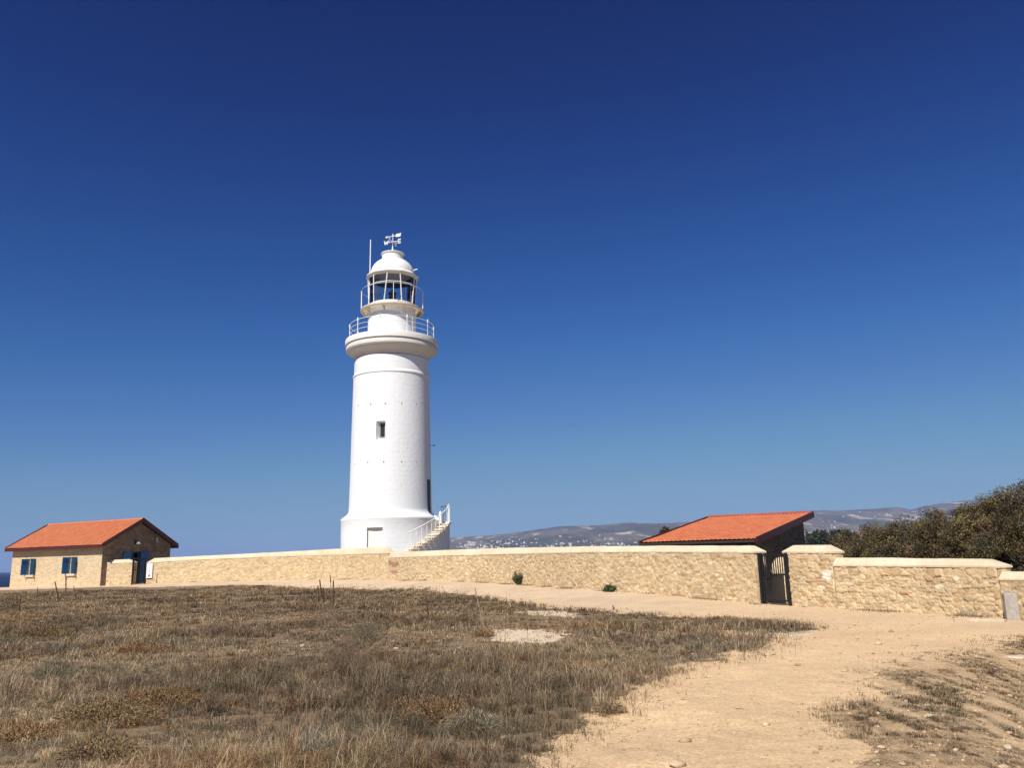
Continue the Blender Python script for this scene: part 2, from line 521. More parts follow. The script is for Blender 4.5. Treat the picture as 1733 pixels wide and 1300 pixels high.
BARE = [[(822, 1063), (900, 1062), (965, 1068), (940, 1078), (925, 1084), (830, 1081)], [(872, 1035), (930, 1033), (992, 1041), (980, 1045), (900, 1041)], [(1190, 1066), (1290, 1068), (1400, 1065), (1340, 1075), (1250, 1076)]]
def cover(x, y, jit=0.0):
    """how much dry growth stands at a place: 0 bare, 1 thick; also the kind of ground"""
    x = np.asarray(x, float); y = np.asarray(y, float)
    P = np.stack([x, y, np.zeros_like(x) + .02], 1)
    # wobble the outlines in metres
    wx = (fbm(x * .9, y * .9, 31) - .5) * 1.4 + (fbm(x * 5, y * 5, 33) - .5) * .9
    wy = (fbm(x * .9, y * .9, 41) - .5) * 1.6 + (fbm(x * 5, y * 5, 43) - .5) * 1.1
    Q = P.copy(); Q[:, 0] += wx * .5; Q[:, 1] += wy * .6
    if jit:
        k_ = jit * (1 + y * .03); Q[:, 0] += rng.normal(0, 1, len(x)) * k_; Q[:, 1] += rng.normal(0, 1, len(x)) * k_ * 1.4
    Q[:, 1] = np.maximum(Q[:, 1], 1.0)
    px, py = projn(Q)
    fld = poly_sd(px, py, FIELD) | ((y < 1.5) & (x < 0))
    scr = poly_sd(px, py, SCRUB)
    br = np.zeros(x.shape, bool)
    for b_ in BARE: br |= poly_sd(px, py, b_)
    n = fbm(x * .55, y * .55, 71); n2 = fbm(x * 2.2 + y * .8, y * 2.2, 77)
    f = fld * np.where(br, 0.02, 1.0)
    f = f * np.where(n2 * .6 + n * .4 < .36, .35, 1.0)
    st = fbm(x * 2.6, y * .55, 51)
    s_ = scr * sstep(.30, .42, st) * .98
    return np.maximum(f, s_), fld & ~br, scr, br

# ------------------------------------------------------------------ ground sheet
def build_ground():
    a = np.concatenate([np.linspace(-180, -46, 40)[:-1], np.linspace(-46, 44, 700), np.linspace(44, 180, 40)[1:]])
    a = np.radians(a)
    r = np.concatenate([[0.05, .8, 1.6, 2.6, 3.6], np.geomspace(4.5, 130, 520), np.geomspace(140, 16000, 50)])
    A, Rr = np.meshgrid(a, r, indexing='ij')
    x = (Rr * np.sin(A)).ravel(); y = (Rr * np.cos(A)).ravel()
    z = gz(x, y)
    cov, fld, scr, br = cover(x, y)
    dist = np.hypot(x, y)
    far = sstep(90, 140, dist)
    px = 866.5 + F * x / np.maximum(y, .5)
    near_wall = y / np.interp(np.clip(px, -900, 2000), _px, _Yw)
    far = np.maximum(far, sstep(1.08, 1.3, near_wall) * (y > 5))
    # colour of the ground itself: tan dirt, paler trodden strip along the wall, brown soil under the growth, chalky rock
    dirt = np.array([.67, .48, .29]); pale = np.array([.60, .465, .325]); soil = np.array([.235, .17, .11]); rock = np.array([.66, .55, .40]); scrubc = np.array([.40, .285, .17])
    k = sstep(.62, .86, near_wall)[:, None] * sstep(1250, 1000, px)[:, None] * 1.0 + sstep(.72, .95, near_wall)[:, None] * sstep(1000, 1250, px)[:, None] * .5
    c = dirt * (1 - k) + pale * k
    n = fbm(x * .8, y * .8, 91)[:, None]; n3 = fbm(x * 5, y * 5, 95)[:, None]
    c = c * (.86 + .28 * n) * (.94 + .12 * n3)
    g = fld[:, None] * 1.0
    c = c * (1 - g) + soil * (.8 + .4 * n3) * g
    sc = (scr[:, None] * (.62 + .38 * sstep(.34, .50, fbm(x * 2.6, y * .55, 51))[:, None]))
    c = c * (1 - sc) + scrubc * (.5 + 1.0 * fbm(x * 9, y * 5, 97)[:, None]) * sc
    b_ = br[:, None] * 1.0
    c = c * (1 - b_) + rock * (.92 + .16 * n3) * b_
    # behind the wall and far away: dry scrubland
    fs = far[:, None]
    c = c * (1 - fs) + np.array([.19, .155, .10]) * (.8 + .4 * n) * fs
    me = np_mesh('ground', np.stack([x, y, z], 1), grid_faces(len(a), len(r)), None, c, True)
    m, t, b = nodes('dry_ground')
    at = N(t, 'ShaderNodeAttribute', attribute_name='Col')
    v = coords(t)
    n1 = noise(t, 3.0, 8, .72, v); n2 = noise(t, 30, 6, .75, v)
    cc = mixc(t, .85, at.outputs['Color'], ramp(t, n2, [(.34, (.66, .63, .58)), (.5, (1, 1, 1)), (.66, (1.2, 1.18, 1.13))]), 'MULTIPLY')
    cc = mixc(t, .6, cc, ramp(t, noise(t, 9, 6, .75, v), [(.36, (.80, .77, .72)), (.5, (1, 1, 1)), (.64, (1.12, 1.11, 1.08))]), 'MULTIPLY')
    cc = mixc(t, .5, cc, ramp(t, n1, [(.3, (.86, .84, .8)), (.7, (1.1, 1.09, 1.06))]), 'MULTIPLY')
    # scattered grit of its own colour
    vo = N(t, 'ShaderNodeTexVoronoi'); vo.inputs['Scale'].default_value = 26; t.links.new(v, vo.inputs['Vector'])
    gr = ramp(t, vo.outputs['Distance'], [(.1, (1, 1, 1)), (.2, (0, 0, 0))])
    sel = N(t, 'ShaderNodeSeparateColor'); t.links.new(vo.outputs['Color'], sel.inputs[0])
    pick = math_(t, 'GREATER_THAN', sel.outputs[0], .82)
    gm = math_(t, 'MULTIPLY', math_(t, 'MULTIPLY', gr, pick), .7)
    cc = mixc(t, gm, cc, ramp(t, sel.outputs[1], [(.3, (.28, .21, .15)), (.6, (.62, .5, .36))]))
    t.links.new(cc, b.inputs['Base Color'])
    b.inputs['Roughness'].default_value = .95; b.inputs['Specular IOR Level'].default_value = .1
    h = math_(t, 'ADD', math_(t, 'ADD', n1, math_(t, 'MULTIPLY', n2, .35)), math_(t, 'MULTIPLY', gm, .35))
    bump(t, b, h, .6, .06)
    me.materials.append(m)
    me.validate()
    o = bpy.data.objects.new('ground', me); link(o)
    tag(o, 'dry tan ground with a dirt track curving past the field to the wall', 'ground', kind='structure')
build_ground()

# sea
sea = MB()
sea.add([(-16000, -300, SEA_Z), (16000, -300, SEA_Z), (16000, 16000, SEA_Z), (-16000, 16000, SEA_Z)], [(0, 1, 2, 3)])
m, t, b = nodes('deep_blue_sea')
v = coords(t, 'Object', (.05, .25, 1))
t.links.new(ramp(t, noise(t, 1, 5, .6, v), [(.35, (.003, .010, .032)), (.65, (.006, .017, .046))]), b.inputs['Base Color'])
b.inputs['Roughness'].default_value = .5; b.inputs['Specular IOR Level'].default_value = .12
bump(t, b, noise(t, .5, 6, .6, coords(t)), .6, .5)
tag(sea.build('sea', m), 'dark blue sea', 'sea', kind='structure')

# ------------------------------------------------------------------ hills
SIL = [(380, 960), (520, 951), (600, 937), (700, 920), (764, 911.6), (832, 908), (873, 903), (934, 894), (1002, 891.4), (1053, 887.4), (1103, 888.4), (1160, 885), (1250, 876), (1330, 868), (1380, 866.7),
       (1420, 867), (1466, 864), (1509, 861.4), (1529, 865.7), (1552, 859), (1582, 855), (1660, 846), (1760, 842), (1900, 850), (2150, 865), (2500, 900), (2900, 935)]
def hill_surface(px, tt):
    """tt 0 at the foot, 1 at the crest, up to 2 down the far side"""
    sy = np.interp(px, [s_[0] for s_ in SIL], [s_[1] for s_ in SIL])
    hor = 968 - .0224 * px
    Yc = 5200.0; Y0 = 2300.0
    hc = (hor - sy) / F * Yc * 1.0 + EYE
    Y = Y0 + (Yc - Y0) * tt
    prof = np.where(tt <= 1, np.clip(tt, 0, 1) ** 1.15, np.clip(2 - tt, 0, 1))
    X = (px - 866.5) / F * Y * 1.0
    rid = fbm(X * .0016, Y * .0016, 201, 5) - .5
    rav = np.abs(fbm(X * .0045 + Y * .001, Y * .0022, 207, 4) - .5)
    env = np.sin(np.clip(tt, 0, 1) * pi) ** .8
    z = -4 + (hc + 4) * prof + env * (rid * 46 - rav * 60 + 8) + (fbm(X * .02, Y * .02, 211, 4) - .5) * 7 * np.minimum(1, tt * 3)
    z = np.minimum(z, EYE + (hc - EYE) * Y / Yc * .985 + (tt > .97) * 1000) if True else z
    return X, Y, z
def build_hills():
    pxs = np.linspace(380, 2900, 900); tts = np.concatenate([np.linspace(-.02, 1.04, 150), np.linspace(1.1, 2, 12)])
    Pp, Tt = np.meshgrid(pxs, tts, indexing='ij')
    X, Y, z = hill_surface(Pp.ravel(), Tt.ravel())
    cl = fbm(X * .004, Y * .0011, 221, 5); c2 = fbm(X * .018, Y * .0028, 227, 5)
    scrub = np.array([.075, .075, .055]); earth = np.array([.135, .12, .095]); chalk = np.array([.42, .37, .30])
    k = sstep(.42, .6, cl)[:, None]; k2 = (sstep(.60, .68, c2) * sstep(.47, .57, cl))[:, None]
    c = scrub * (1 - k) + earth * k
    c = c * (.6 + .7 * fbm(X * .03, Y * .006, 231)[:, None])
    c = c * (1 - k2) + chalk * k2
    me = np_mesh('hills', np.stack([X, Y, z], 1), grid_faces(len(pxs), len(tts)), None, c, True)
    m, t, b = nodes('scrubby_hillside')
    a = N(t, 'ShaderNodeAttribute', attribute_name='Col')
    cc = mixc(t, .6, a.outputs['Color'], ramp(t, noise(t, 1, 7, .7, coords(t, 'Object', (.03, .006, .03))), [(.32, (.6, .6, .6)), (.7, (1.35, 1.3, 1.25))]), 'MULTIPLY')
    t.links.new(cc, b.inputs['Base Color']); b.inputs['Roughness'].default_value = 1; b.inputs['Specular IOR Level'].default_value = 0
    bump(t, b, noise(t, .02, 6, .7, coords(t)), .8, 12)
    me.materials.append(m)
    o = bpy.data.objects.new('hills', me); link(o)
    tag(o, 'low scrubby hills beyond the town', 'hills', kind='structure')
build_hills()

# the town: small flat-roofed houses on the slopes
m_houses = [simple('white_house_plaster', (.62, .60, .57), .8, .06, .2, 0, 0), simple('cream_house_plaster', (.50, .45, .38), .8, .08, .2, 0, 0)]
m_win = simple('house_window_shade', (.1, .11, .12), .3, .1, 1, 0, 0)
def house_mesh(kind, hm):
    b_ = MB()
    w, d, h = [(15, 10, 6.5), (11, 9, 9.5), (20, 11, 7)][kind]
    b_.box((-w / 2, -d / 2, -4), (w / 2, d / 2, h))
    if kind == 0: b_.box((-w / 2 + 1, -d / 2 + 2, h), (1, d / 2, h + 3))
    if kind == 1: b_.box((-1, -2, h), (3, 2, h + 2.4))
    if kind == 2: b_.add([(-w / 2 - .5, -d / 2 - .5, h), (w / 2 + .5, -d / 2 - .5, h), (w / 2 + .5, d / 2 + .5, h), (-w / 2 - .5, d / 2 + .5, h), (-w / 2 + 4, 0, h + 3), (w / 2 - 4, 0, h + 3)],
                         [(0, 1, 5, 4), (1, 2, 5), (2, 3, 4, 5), (3, 0, 4), (3, 2, 1, 0)])
    me = b_.mesh('town_house', hm)
    me.materials.append(m_win)
    # window bands let into the front as darker panes
    w_ = MB(); nfl = int((h - 1) // 3)
    bm = bmesh.new(); bm.from_mesh(me)
    for fl in range(nfl):
        for q in range(int(w // 4)):
            xx = -w / 2 + 1.6 + q * 4; zz = 1 + fl * 3
            vs = [bm.verts.new(p) for p in ((xx, -d / 2 - .03, zz), (xx + 1.5, -d / 2 - .03, zz), (xx + 1.5, -d / 2 - .03, zz + 1.5), (xx, -d / 2 - .03, zz + 1.5))]
            f_ = bm.faces.new(vs); f_.material_index = 1
    bm.to_mesh(me); bm.free()
    return me
HM = [house_mesh(k, m_houses[1 if k == 2 else 0]) for k in range(3)]
def put_house(px, tt, sc=1.0, near=None):
    if near: X, Y, z = near
    else:
        X, Y, z = [float(q[0]) for q in hill_surface(np.array([float(px)]), np.array([float(tt)]))]
    k = rnd.choice([0, 0, 1, 1, 2])
    o = bpy.data.objects.new('town_house', HM[k]); link(o)
    o.location = (X, Y, z); o.rotation_euler = (0, 0, rnd.uniform(-.5, .5)); s_ = sc * rnd.uniform(.45, 1.0)
    o.scale = (s_ * rnd.uniform(.8, 1.3), s_, s_ * rnd.uniform(.8, 1.15))
    return o
def town(n, pxf, lo, dens, sc, lab, grp):
    """keep only spots on the slope that clear the wall top as seen from the track"""
    k = 0; guard = 0
    while k < n and guard < 60000:
        guard += 1
        px = pxf(); tt = rnd.uniform(.05, .95)
        X, Y, z = [float(q[0]) for q in hill_surface(np.array([float(px)]), np.array([tt]))]
        qx, qy = proj(X, Y, z)
        if qy > lo(qx) or rnd.random() > dens(qx, qy): continue
        tag(put_house(px, tt, sc * rnd.choice([.45, .6, .75, 1.0]), (X, Y, z)), lab, 'house', grp); k += 1
wall_top = lambda x: np.interp(x, [690, 811, 932, 1110, 1300], [934, 929, 926, 924.5, 924])
town(250, lambda: rnd.choice([rnd.uniform(757, 1100), rnd.gauss(905, 70), rnd.gauss(870, 60)]), lambda x: wall_top(x) + 3,
     lambda x, y: max(0.0, 1 - (wall_top(x) - y) / 22.0) ** 2.0 * (.1 + float(fbm(np.array([x * .05]), np.array([y * .22]), 301, 2)[0] > .46)), .8,
     'tiny pale house in the distant town spread over the hill foot right of the lighthouse', 'houses of the distant town right of the lighthouse')
town(44, lambda: rnd.choice([rnd.uniform(1372, 1412), rnd.gauss(1510, 22), rnd.gauss(1450, 16), rnd.uniform(1372, 1410)]), lambda x: 922,
     lambda x, y: (1.0 if y > 890 else .12) if x < 1420 else (1.0 if 870 < y < 882 else .04), .9,
     'tiny pale house on the far hillside above the dark shrubs at the right', 'houses on the far hillside at the right')

# ------------------------------------------------------------------ boundary wall
def stone_field(s_, z, cw=.19, ch=.095, seed=1):
    """irregular coursed rubble: per point the stone's number, and the distance to its joint"""
    z2 = z + (fbm(s_ * .8, z * 2, seed + 5, 3) - .5) * .16
    s2 = s_ + (fbm(s_ * 2.2, z * 2.2, seed + 9, 2) - .5) * .05
    u = s2 / cw; v = z2 / ch
    iu = np.floor(u).astype(np.int64); iv = np.floor(v).astype(np.int64)
    best = np.full(u.shape, 9e9); sec = np.full(u.shape, 9e9); bid = np.zeros(u.shape, np.int64)
    for di in (-2, -1, 0, 1, 2):
        for dj in (-1, 0, 1):
            cu = iu + di; cv = iv + dj
            off = (cv % 2) * .5
            drop = _h(cu, cv, seed + 3) < .16          # some seeds missing, so some stones are large
            sx_ = cu + .5 + off * .6 + (_h(cu, cv, seed) - .5) * .75; sy_ = cv + .5 + (_h(cu, cv, seed + 1) - .5) * .55
            d = np.sqrt(((u - sx_) * cw * .80) ** 2 + ((v - sy_) * ch * 1.75) ** 2) + drop * 10
            nb = d < best
            sec = np.where(nb, best, np.minimum(sec, d)); bid = np.where(nb, cu * 7919 + cv, bid); best = np.where(nb, d, best)
    return bid, (sec - best)
def stone_colour(bid, edge, s_, z, seed=1):
    r1 = _h(bid, bid * 3 + 1, seed + 20)[:, None]; r2 = _h(bid, bid * 5 + 2, seed + 21)[:, None]; r3 = _h(bid, bid * 7 + 2, seed + 22)[:, None]
    base = np.array([.59, .45, .275]); lt = np.array([.66, .53, .35]); tan_ = np.array([.53, .385, .22]); gr = np.array([.50, .40, .265]); pk = np.array([.53, .35, .205])
    c = base * (1 - r1) + lt * r1
    c = np.where(r2 < .14, tan_, c); c = np.where((r2 > .88), gr, c); c = np.where((r2 > .84) & (r2 < .88), pk, c); c = np.where(r3 > .982, np.array([.72, .62, .46]), c)
    mort = np.array([.61, .475, .30])
    k = sstep(.022, .004, edge)[:, None] * .8
    return (c * (.9 + .2 * r3)) * (1 - k) + mort * k
TH = .46
def wall_section(label, st, group, hipL=True, hipR=True, res=.04, seed=1, hip=None, ext=None, band=0, patches=()):
    """st: stations (photo column, top row, coping-foot row, foot row, ground height)"""
    st = [list(q) for q in st]
    pts = [at_z(q[0], q[3], q[4]) for q in st]
    ln = [0.0]
    for a_, b_ in zip(pts, pts[1:]): ln.append(ln[-1] + (b_.xy - a_.xy).length)
    ln = np.array(ln); L = ln[-1]
    ztop = np.array([z_over(p, q[1]) for p, q in zip(pts, st)]); zc = np.array([z_over(p, q[2]) for p, q in zip(pts, st)])
    X = np.array([p.x for p in pts]); Y = np.array([p.y for p in pts]); Zb = np.array([p.z for p in pts])
    def at(s_): return np.interp(s_, ln, X), np.interp(s_, ln, Y), np.interp(s_, ln, Zb), np.interp(s_, ln, zc), np.interp(s_, ln, ztop)
    ns = max(2, int(L / res) + 1)
    sv = np.linspace(0, L, ns)
    # smooth the plan a little
    x, y, zb, zk, zt = at(sv)
    k = max(1, int(1.2 / res)); ker = np.ones(2 * k + 1) / (2 * k + 1)
    def sm(a_):
        if L < 8: return a_
        p_ = np.concatenate([2 * a_[0] - a_[1:k + 1][::-1], a_, 2 * a_[-1] - a_[-k - 1:-1][::-1]])
        return np.convolve(p_, ker, 'valid')
    x, y, zb, zk, zt = [sm(a_) for a_ in (x, y, zb, zk, zt)]
    tx = np.gradient(x, sv); ty = np.gradient(y, sv); tl = np.hypot(tx, ty); tx /= tl; ty /= tl
    nx, ny = ty, -tx                    # towards the camera
    root = empty('stone_wall', (float(x[0]), float(y[0]), float(zb[0])))
    inv = Matrix.Translation(-root.location)
    off = np.array(root.location)
    # front face with real relief
    H = float((zk - zb).max()) + .35
    nz_ = int(H / res) + 1
    tv = np.linspace(0, 1, nz_)
    Sg, Tg = np.meshgrid(sv, tv, indexing='ij')
    zlo = (zb - .3)[:, None]; zz = zlo + (zk[:, None] - zlo) * Tg
    bid, edge = stone_field(Sg.ravel() + seed * 13.1, zz.ravel(), seed=seed)
    if band:
        b2, e2 = stone_field(Sg.ravel() * 1.0 + 91.7, (zz - zk[:, None]).ravel() + band * 3, cw=.34, ch=band * .98, seed=seed + 40)
        ib = (zk[:, None] - zz).ravel() < band * 1.05
        ib &= fbm(Sg.ravel() * .7, zz.ravel() * 0, seed + 44) > .36
        bid = np.where(ib, b2, bid); edge = np.where(ib, e2 * .8, edge)
    rel = (sstep(.0, .03, edge) * .025 + (_h(bid, bid + 5, seed + 30) - .5) * .028 + (fbm(Sg.ravel() * 9, zz.ravel() * 9, seed + 4) - .5) * .03)
    rel = rel.reshape(Sg.shape)
    rel *= np.minimum(1, np.minimum(Sg, L - Sg) / .05 + .2)
    xf = x[:, None] + nx[:, None] * rel; yf = y[:, None] + ny[:, None] * rel
    Vf = np.stack([xf.ravel(), yf.ravel(), zz.ravel()], 1) - off
    Cf = stone_colour(bid, edge, Sg.ravel(), zz.ravel(), seed)
    if patches:
        qx, qy = projn(Vf + off)
        for (x0, x1, y0, y1, pc) in patches:
            w1 = (fbm(qx * .25, qy * .25, 777) - .5) * 5
            ins = (qx > x0 + w1) & (qx < x1 + w1) & (qy > y0 + w1) & (qy < y1 + w1)
            Cf = np.where(ins[:, None], np.array(pc), Cf)
    Ff = grid_faces(ns, nz_)
    # back, ends (coarser)
    step = max(1, int(.25 / res)); ii = np.unique(np.concatenate([np.arange(0, ns, step), [ns - 1]]))
    xb, yb = x[ii] - nx[ii] * TH, y[ii] - ny[ii] * TH
    Vb = np.concatenate([np.stack([xb, yb, zb[ii] - .3], 1), np.stack([xb, yb, zk[ii]], 1)]) - off
    nb = len(ii); o2 = len(Vf)
    q = np.arange(nb - 1)
    Fb = np.stack([q, q + nb, q + nb + 1, q + 1], 1) + o2
    Vs = [Vf, Vb]; Fs = [Ff, Fb]; Cs = [Cf, np.tile([.58, .45, .28], (len(Vb), 1))]
    o3 = o2 + len(Vb)
    for e in (0, ns - 1):
        ne = 12; tt = np.linspace(0, 1, ne)
        col = tt[:, None] * 0
        D, T2 = np.meshgrid(tt, tv, indexing='ij')
        zz2 = (zb[e] - .3) + (zk[e] - zb[e] + .3) * T2
        b2, e2 = stone_field(D.ravel() * TH + 77 + e, zz2.ravel(), seed=seed + 2)
        r2 = (_h(b2, b2 + 5, seed) * .02) * np.sin(D.ravel() * pi) ** .3
        sg = -1 if e == 0 else 1
        xe = x[e] - nx[e] * TH * D.ravel() + tx[e] * sg * r2; ye = y[e] - ny[e] * TH * D.ravel() + ty[e] * sg * r2
        Vs.append(np.stack([xe, ye, zz2.ravel()], 1) - off); Fs.append(grid_faces(ne, nz_, o3)); o3 += ne * nz_
        Cs.append(stone_colour(b2, e2, D.ravel(), zz2.ravel(), seed))
    me = np_mesh('masonry', np.concatenate(Vs), np.concatenate(Fs), M['rubble'], np.concatenate(Cs), False)
    o = bpy.data.objects.new('masonry', me); link(o, root)
    # coping: plastered, sloping to both sides, hipped at the free ends
    b_ = MB()
    ov = .035
    ic = np.unique(np.concatenate([np.linspace(0, ns - 1, max(3, int(L / .3))).astype(int)]))
    hl = .32 if hip is None else hip
    svc = list(sv[ic])
    rings = []
    def ring(s_, top, e=0):
        xx = float(np.interp(s_, sv, x)); yy = float(np.interp(s_, sv, y)); a = float(np.interp(s_, sv, nx)); c = float(np.interp(s_, sv, ny))
        t1, t2 = -c, a
        xx += t1 * e; yy += t2 * e
        z0 = float(np.interp(s_, sv, zk)); z1 = float(np.interp(s_, sv, zt))
        wob = (float(fbm(np.array([s_ * 2.0]), np.array([seed * 3.1]), 5)[0]) - .5) * .03
        z1 = z0 + .05 + (z1 - z0 - .05) * top + (wob if top > .5 else 0)
        d1 = .16 * top + .02 * (1 - top) * 0
        def P(dn, z): return (xx + a * dn - off[0], yy + c * dn - off[1], z - off[2])
        return [P(ov, z0), P(ov, z0 + .05), P(-.13 * (1 if top > .5 else .0) + (0 if top > .5 else ov * .9), z1), P(-TH + .13 * (1 if top > .5 else 0) - (0 if top > .5 else ov * .9), z1), P(-TH - ov, z0 + .05), P(-TH - ov, z0)]
    if hipL: rings.append(ring(0, 0.02, -ov)); svc = [q for q in svc if q > hl]; rings.append(ring(hl, 1))
    if hipR: svc = [q for q in svc if q < L - hl]
    for q in svc: rings.append(ring(q, 1))
    if hipR: rings.append(ring(L - hl, 1)); rings.append(ring(L, 0.02, ov))
    v = [p for rg in rings for p in rg]; f = []
    for i in range(len(rings) - 1):
        for k in range(6):
            l = (k + 1) % 6; f.append((i * 6 + k, i * 6 + l, i * 6 + 6 + l, i * 6 + 6 + k))
    f.append(tuple(range(6))); f.append(tuple(range(len(v) - 6, len(v)))[::-1])
    b_.add(v, f)
    b_.build('coping', M['coping'], root, smooth=28, bevel=.012)
    tag(root, label, 'wall', group)
    return root, (x, y, zb, zk, zt, nx, ny, sv)
GW = 'sections of the stone boundary wall'
wall_section('short rubble wall stub between the blue-shuttered house and the left gate', [(170, 948.5, 954.5, 990.5, .40), (224, 946.5, 953, 989, .42)], GW, False, True, .06, 3, .55)
_, WB = wall_section('long rubble wall with cream coping left of the white lighthouse base', [(247, 945.5, 953.5, 987.5, .43), (330, 941.6, 948, 985.4, .46), (437, 936.3, 943.8, 982.8, .49), (511, 932.5, 941.3, 981, .50), (578, 928.4, 939.3, 981, .50), (607, 927.4, 938.5, 981, .50), (657, 926, 937.4, 981.5, .50)], GW, True, True, .055, 4, .55)
_, WC = wall_section('long curving rubble wall from below the lighthouse stairs to the black gate', [(657, 935.5, 945, 981.6, .50), (700, 933.6, 943.3, 982.8, .50), (760, 931, 941, 984.3, .46), (811, 929, 940, 986, .41), (896, 927, 938, 991, .34), (1005, 925, 936, 999.4, .27), (1110, 924.2, 935.5, 1006, .20), (1164, 924, 935.8, 1011.5, .14), (1283, 924, 936.5, 1022.8, .04)], GW, False, True, .032, 5, band=.17, patches=[(664, 675, 952, 960, (.40, .22, .15)), (658, 666, 950, 957, (.42, .25, .17)), (662, 672, 965, 972, (.45, .29, .2))])
wall_section('tall narrow rubble wall pier on the right side of the black gate', [(1334, 923.5, 936.5, 1025.5, .03), (1417, 922.5, 937, 1030.3, .02)], GW, True, True, .022, 6, .3, band=.2, patches=[(1391, 1407, 965, 981, (.82, .76, .66))])
_, WE = wall_section('lower rubble wall in front of the dark shrubs', [(1418, 944.3, 959, 1030.4, .02), (1563, 945.5, 960, 1038.5, 0), (1699, 947.7, 961.8, 1046.8, 0)], GW, False, True, .022, 7, .35, band=.22)
wall_section('lowest rubble wall piece at the right edge behind the concrete post', [(1700, 968, 983.5, 1046.9, 0), (1800, 968, 984, 1053, 0), (2000, 969, 986, 1066, 0)], GW, False, False, .03, 8)

# white plaster patch and odd stones let into the wall
def wall_patch(pxs, pys, z, col, name, label):
    c0 = at_z(0.5 * (pxs[0] + pxs[1]), 1029.5, .02)
    return c0

# ------------------------------------------------------------------ lighthouse
YL = 66.0
base_c = at_y(660.6, 900, YL)
CX, CY = base_c.x, YL
AZ = atan2(-CX, CY)             # angles below are counted from the line of sight
def zl(py): return z_over((CX, CY), py)
def zf(py, R, a=0.0): return z_over((CX + R * sin(a + AZ), CY - R * cos(a + AZ)), py)
def rl(hw, z): return hw * (YL * cos(PITCH) + (z - EYE) * sin(PITCH)) / F
def prof(lst):
    o_ = []
    for hw, py in lst:
        z = zl(py); o_.append((rl(hw, z), z))
    return o_
GL = .55
lh = empty('lighthouse', (CX, CY, GL))
tag(lh, 'tall round white lighthouse with two railed galleries, glazed lantern, dome and weather vane', 'lighthouse')
def LB(mb, name, m, parent=lh, smooth=False, bevel=0):
    mb.v = [(p[0] - CX, p[1] - CY, p[2] - GL) for p in mb.v]
    o = mb.build(name, m, parent, smooth, bevel)
    return o
def lathe_uv(me, rad):
    uv = me.uv_layers.new(name='UVMap')
    n = len(me.loops); vi = np.zeros(n, np.int32); me.loops.foreach_get('vertex_index', vi)
    co = np.zeros(len(me.vertices) * 3, np.float32); me.vertices.foreach_get('co', co); co = co.reshape(-1, 3)[vi]
    th = np.arctan2(co[:, 0], -co[:, 1])
    # keep each face on one side of the seam
    ls = np.zeros(len(me.polygons), np.int32); lt_ = np.zeros(len(me.polygons), np.int32)
    me.polygons.foreach_get('loop_start', ls); me.polygons.foreach_get('loop_total', lt_)
    for a, c in zip(ls, lt_):
        seg = th[a:a + c]
        if seg.max() - seg.min() > pi: seg[seg < 0] += 2 * pi
    d = np.stack([th * rad, co[:, 2]], 1).astype(np.float32)
    uv.data.foreach_set('uv', d.ravel())
def cut(o, cutters):
    """carve openings and keep the result as the object's own mesh"""
    tmp = []
    for c in cutters:
        me = c.mesh('cut', M['white'])
        co = bpy.data.objects.new('cut', me); COL.objects.link(co)
        co.matrix_world = o.parent.matrix_world if o.parent else Matrix()
        co.location = (CX, CY, GL)
        md = o.modifiers.new('b', 'BOOLEAN'); md.operation = 'DIFFERENCE'; md.object = co; md.solver = 'EXACT'
        tmp.append(co)
    dg = bpy.context.evaluated_depsgraph_get(); dg.update()
    ne = bpy.data.meshes.new_from_object(o.evaluated_get(dg))
    o.modifiers.clear(); o.data = ne
    for c in tmp: bpy.data.objects.remove(c)
    ne.shade_smooth(); ne.set_sharp_from_angle(angle=R_(30))
def rad_M(ang):
    """frame at the tower axis: x right, y inward, z up, turned to angle ang (0 = facing the camera, + to the right)"""
    return Matrix.Rotation(ang + AZ, 4, 'Z')

# plinth
pl = MB().lathe(prof([(82.3, 985), (82.3, 905), (82.2, 883), (82.8, 881.5), (82.8, 880), (82.2, 878.6), (79.5, 876.5), (75.5, 874), (72, 871), (70, 867.5), (69.6, 864), (69.6, 861.8)]), 128, (CX, CY))
plinth = LB(pl, 'plinth', M['white'], smooth=30)
zt_, zb_ = zf(892.5, 3.8), GL
cb = MB()
Rp = rl(82.3, zt_)
angd = math.asin((636 - 661) / 82.3)
w_ = rl(13.2, zt_)
cb2 = MB(); cb2.box((-.5, -Rp - 1, zl(882.5) - GL), (.5, -rl(68.4, 12) + .30, zl(855) - GL), rad_M(R_(70)))
cb.box((-w_, -Rp - 1, -.6), (w_, -Rp + .30, zt_ - GL), rad_M(angd))
cut(plinth, [cb, cb2]); lathe_uv(plinth.data, Rp)
bd = MB(); bd.box((-w_ + .03, -Rp + .24, -.5), (w_ - .03, -Rp + .285, zt_ - GL - .02), rad_M(angd))
bd.build('blocked_door', M['white_trim'], lh, bevel=.01)

# shaft
sp = prof([(69.4, 862.2), (69.0, 850), (67.6, 800), (66.2, 740), (64.8, 690), (63.6, 643)])
sh = MB().lathe(sp, 128, (CX, CY))
shaft = LB(sh, 'shaft', M['white'], smooth=30)
cuts = []
z0w, z1w = zf(741.5, 2.75), zf(716.5, 2.75)
Rw = rl(66.2, z0w); aw = math.asin((645.5 - 661) / 66.2)
hwx = rl(4.6, z0w)
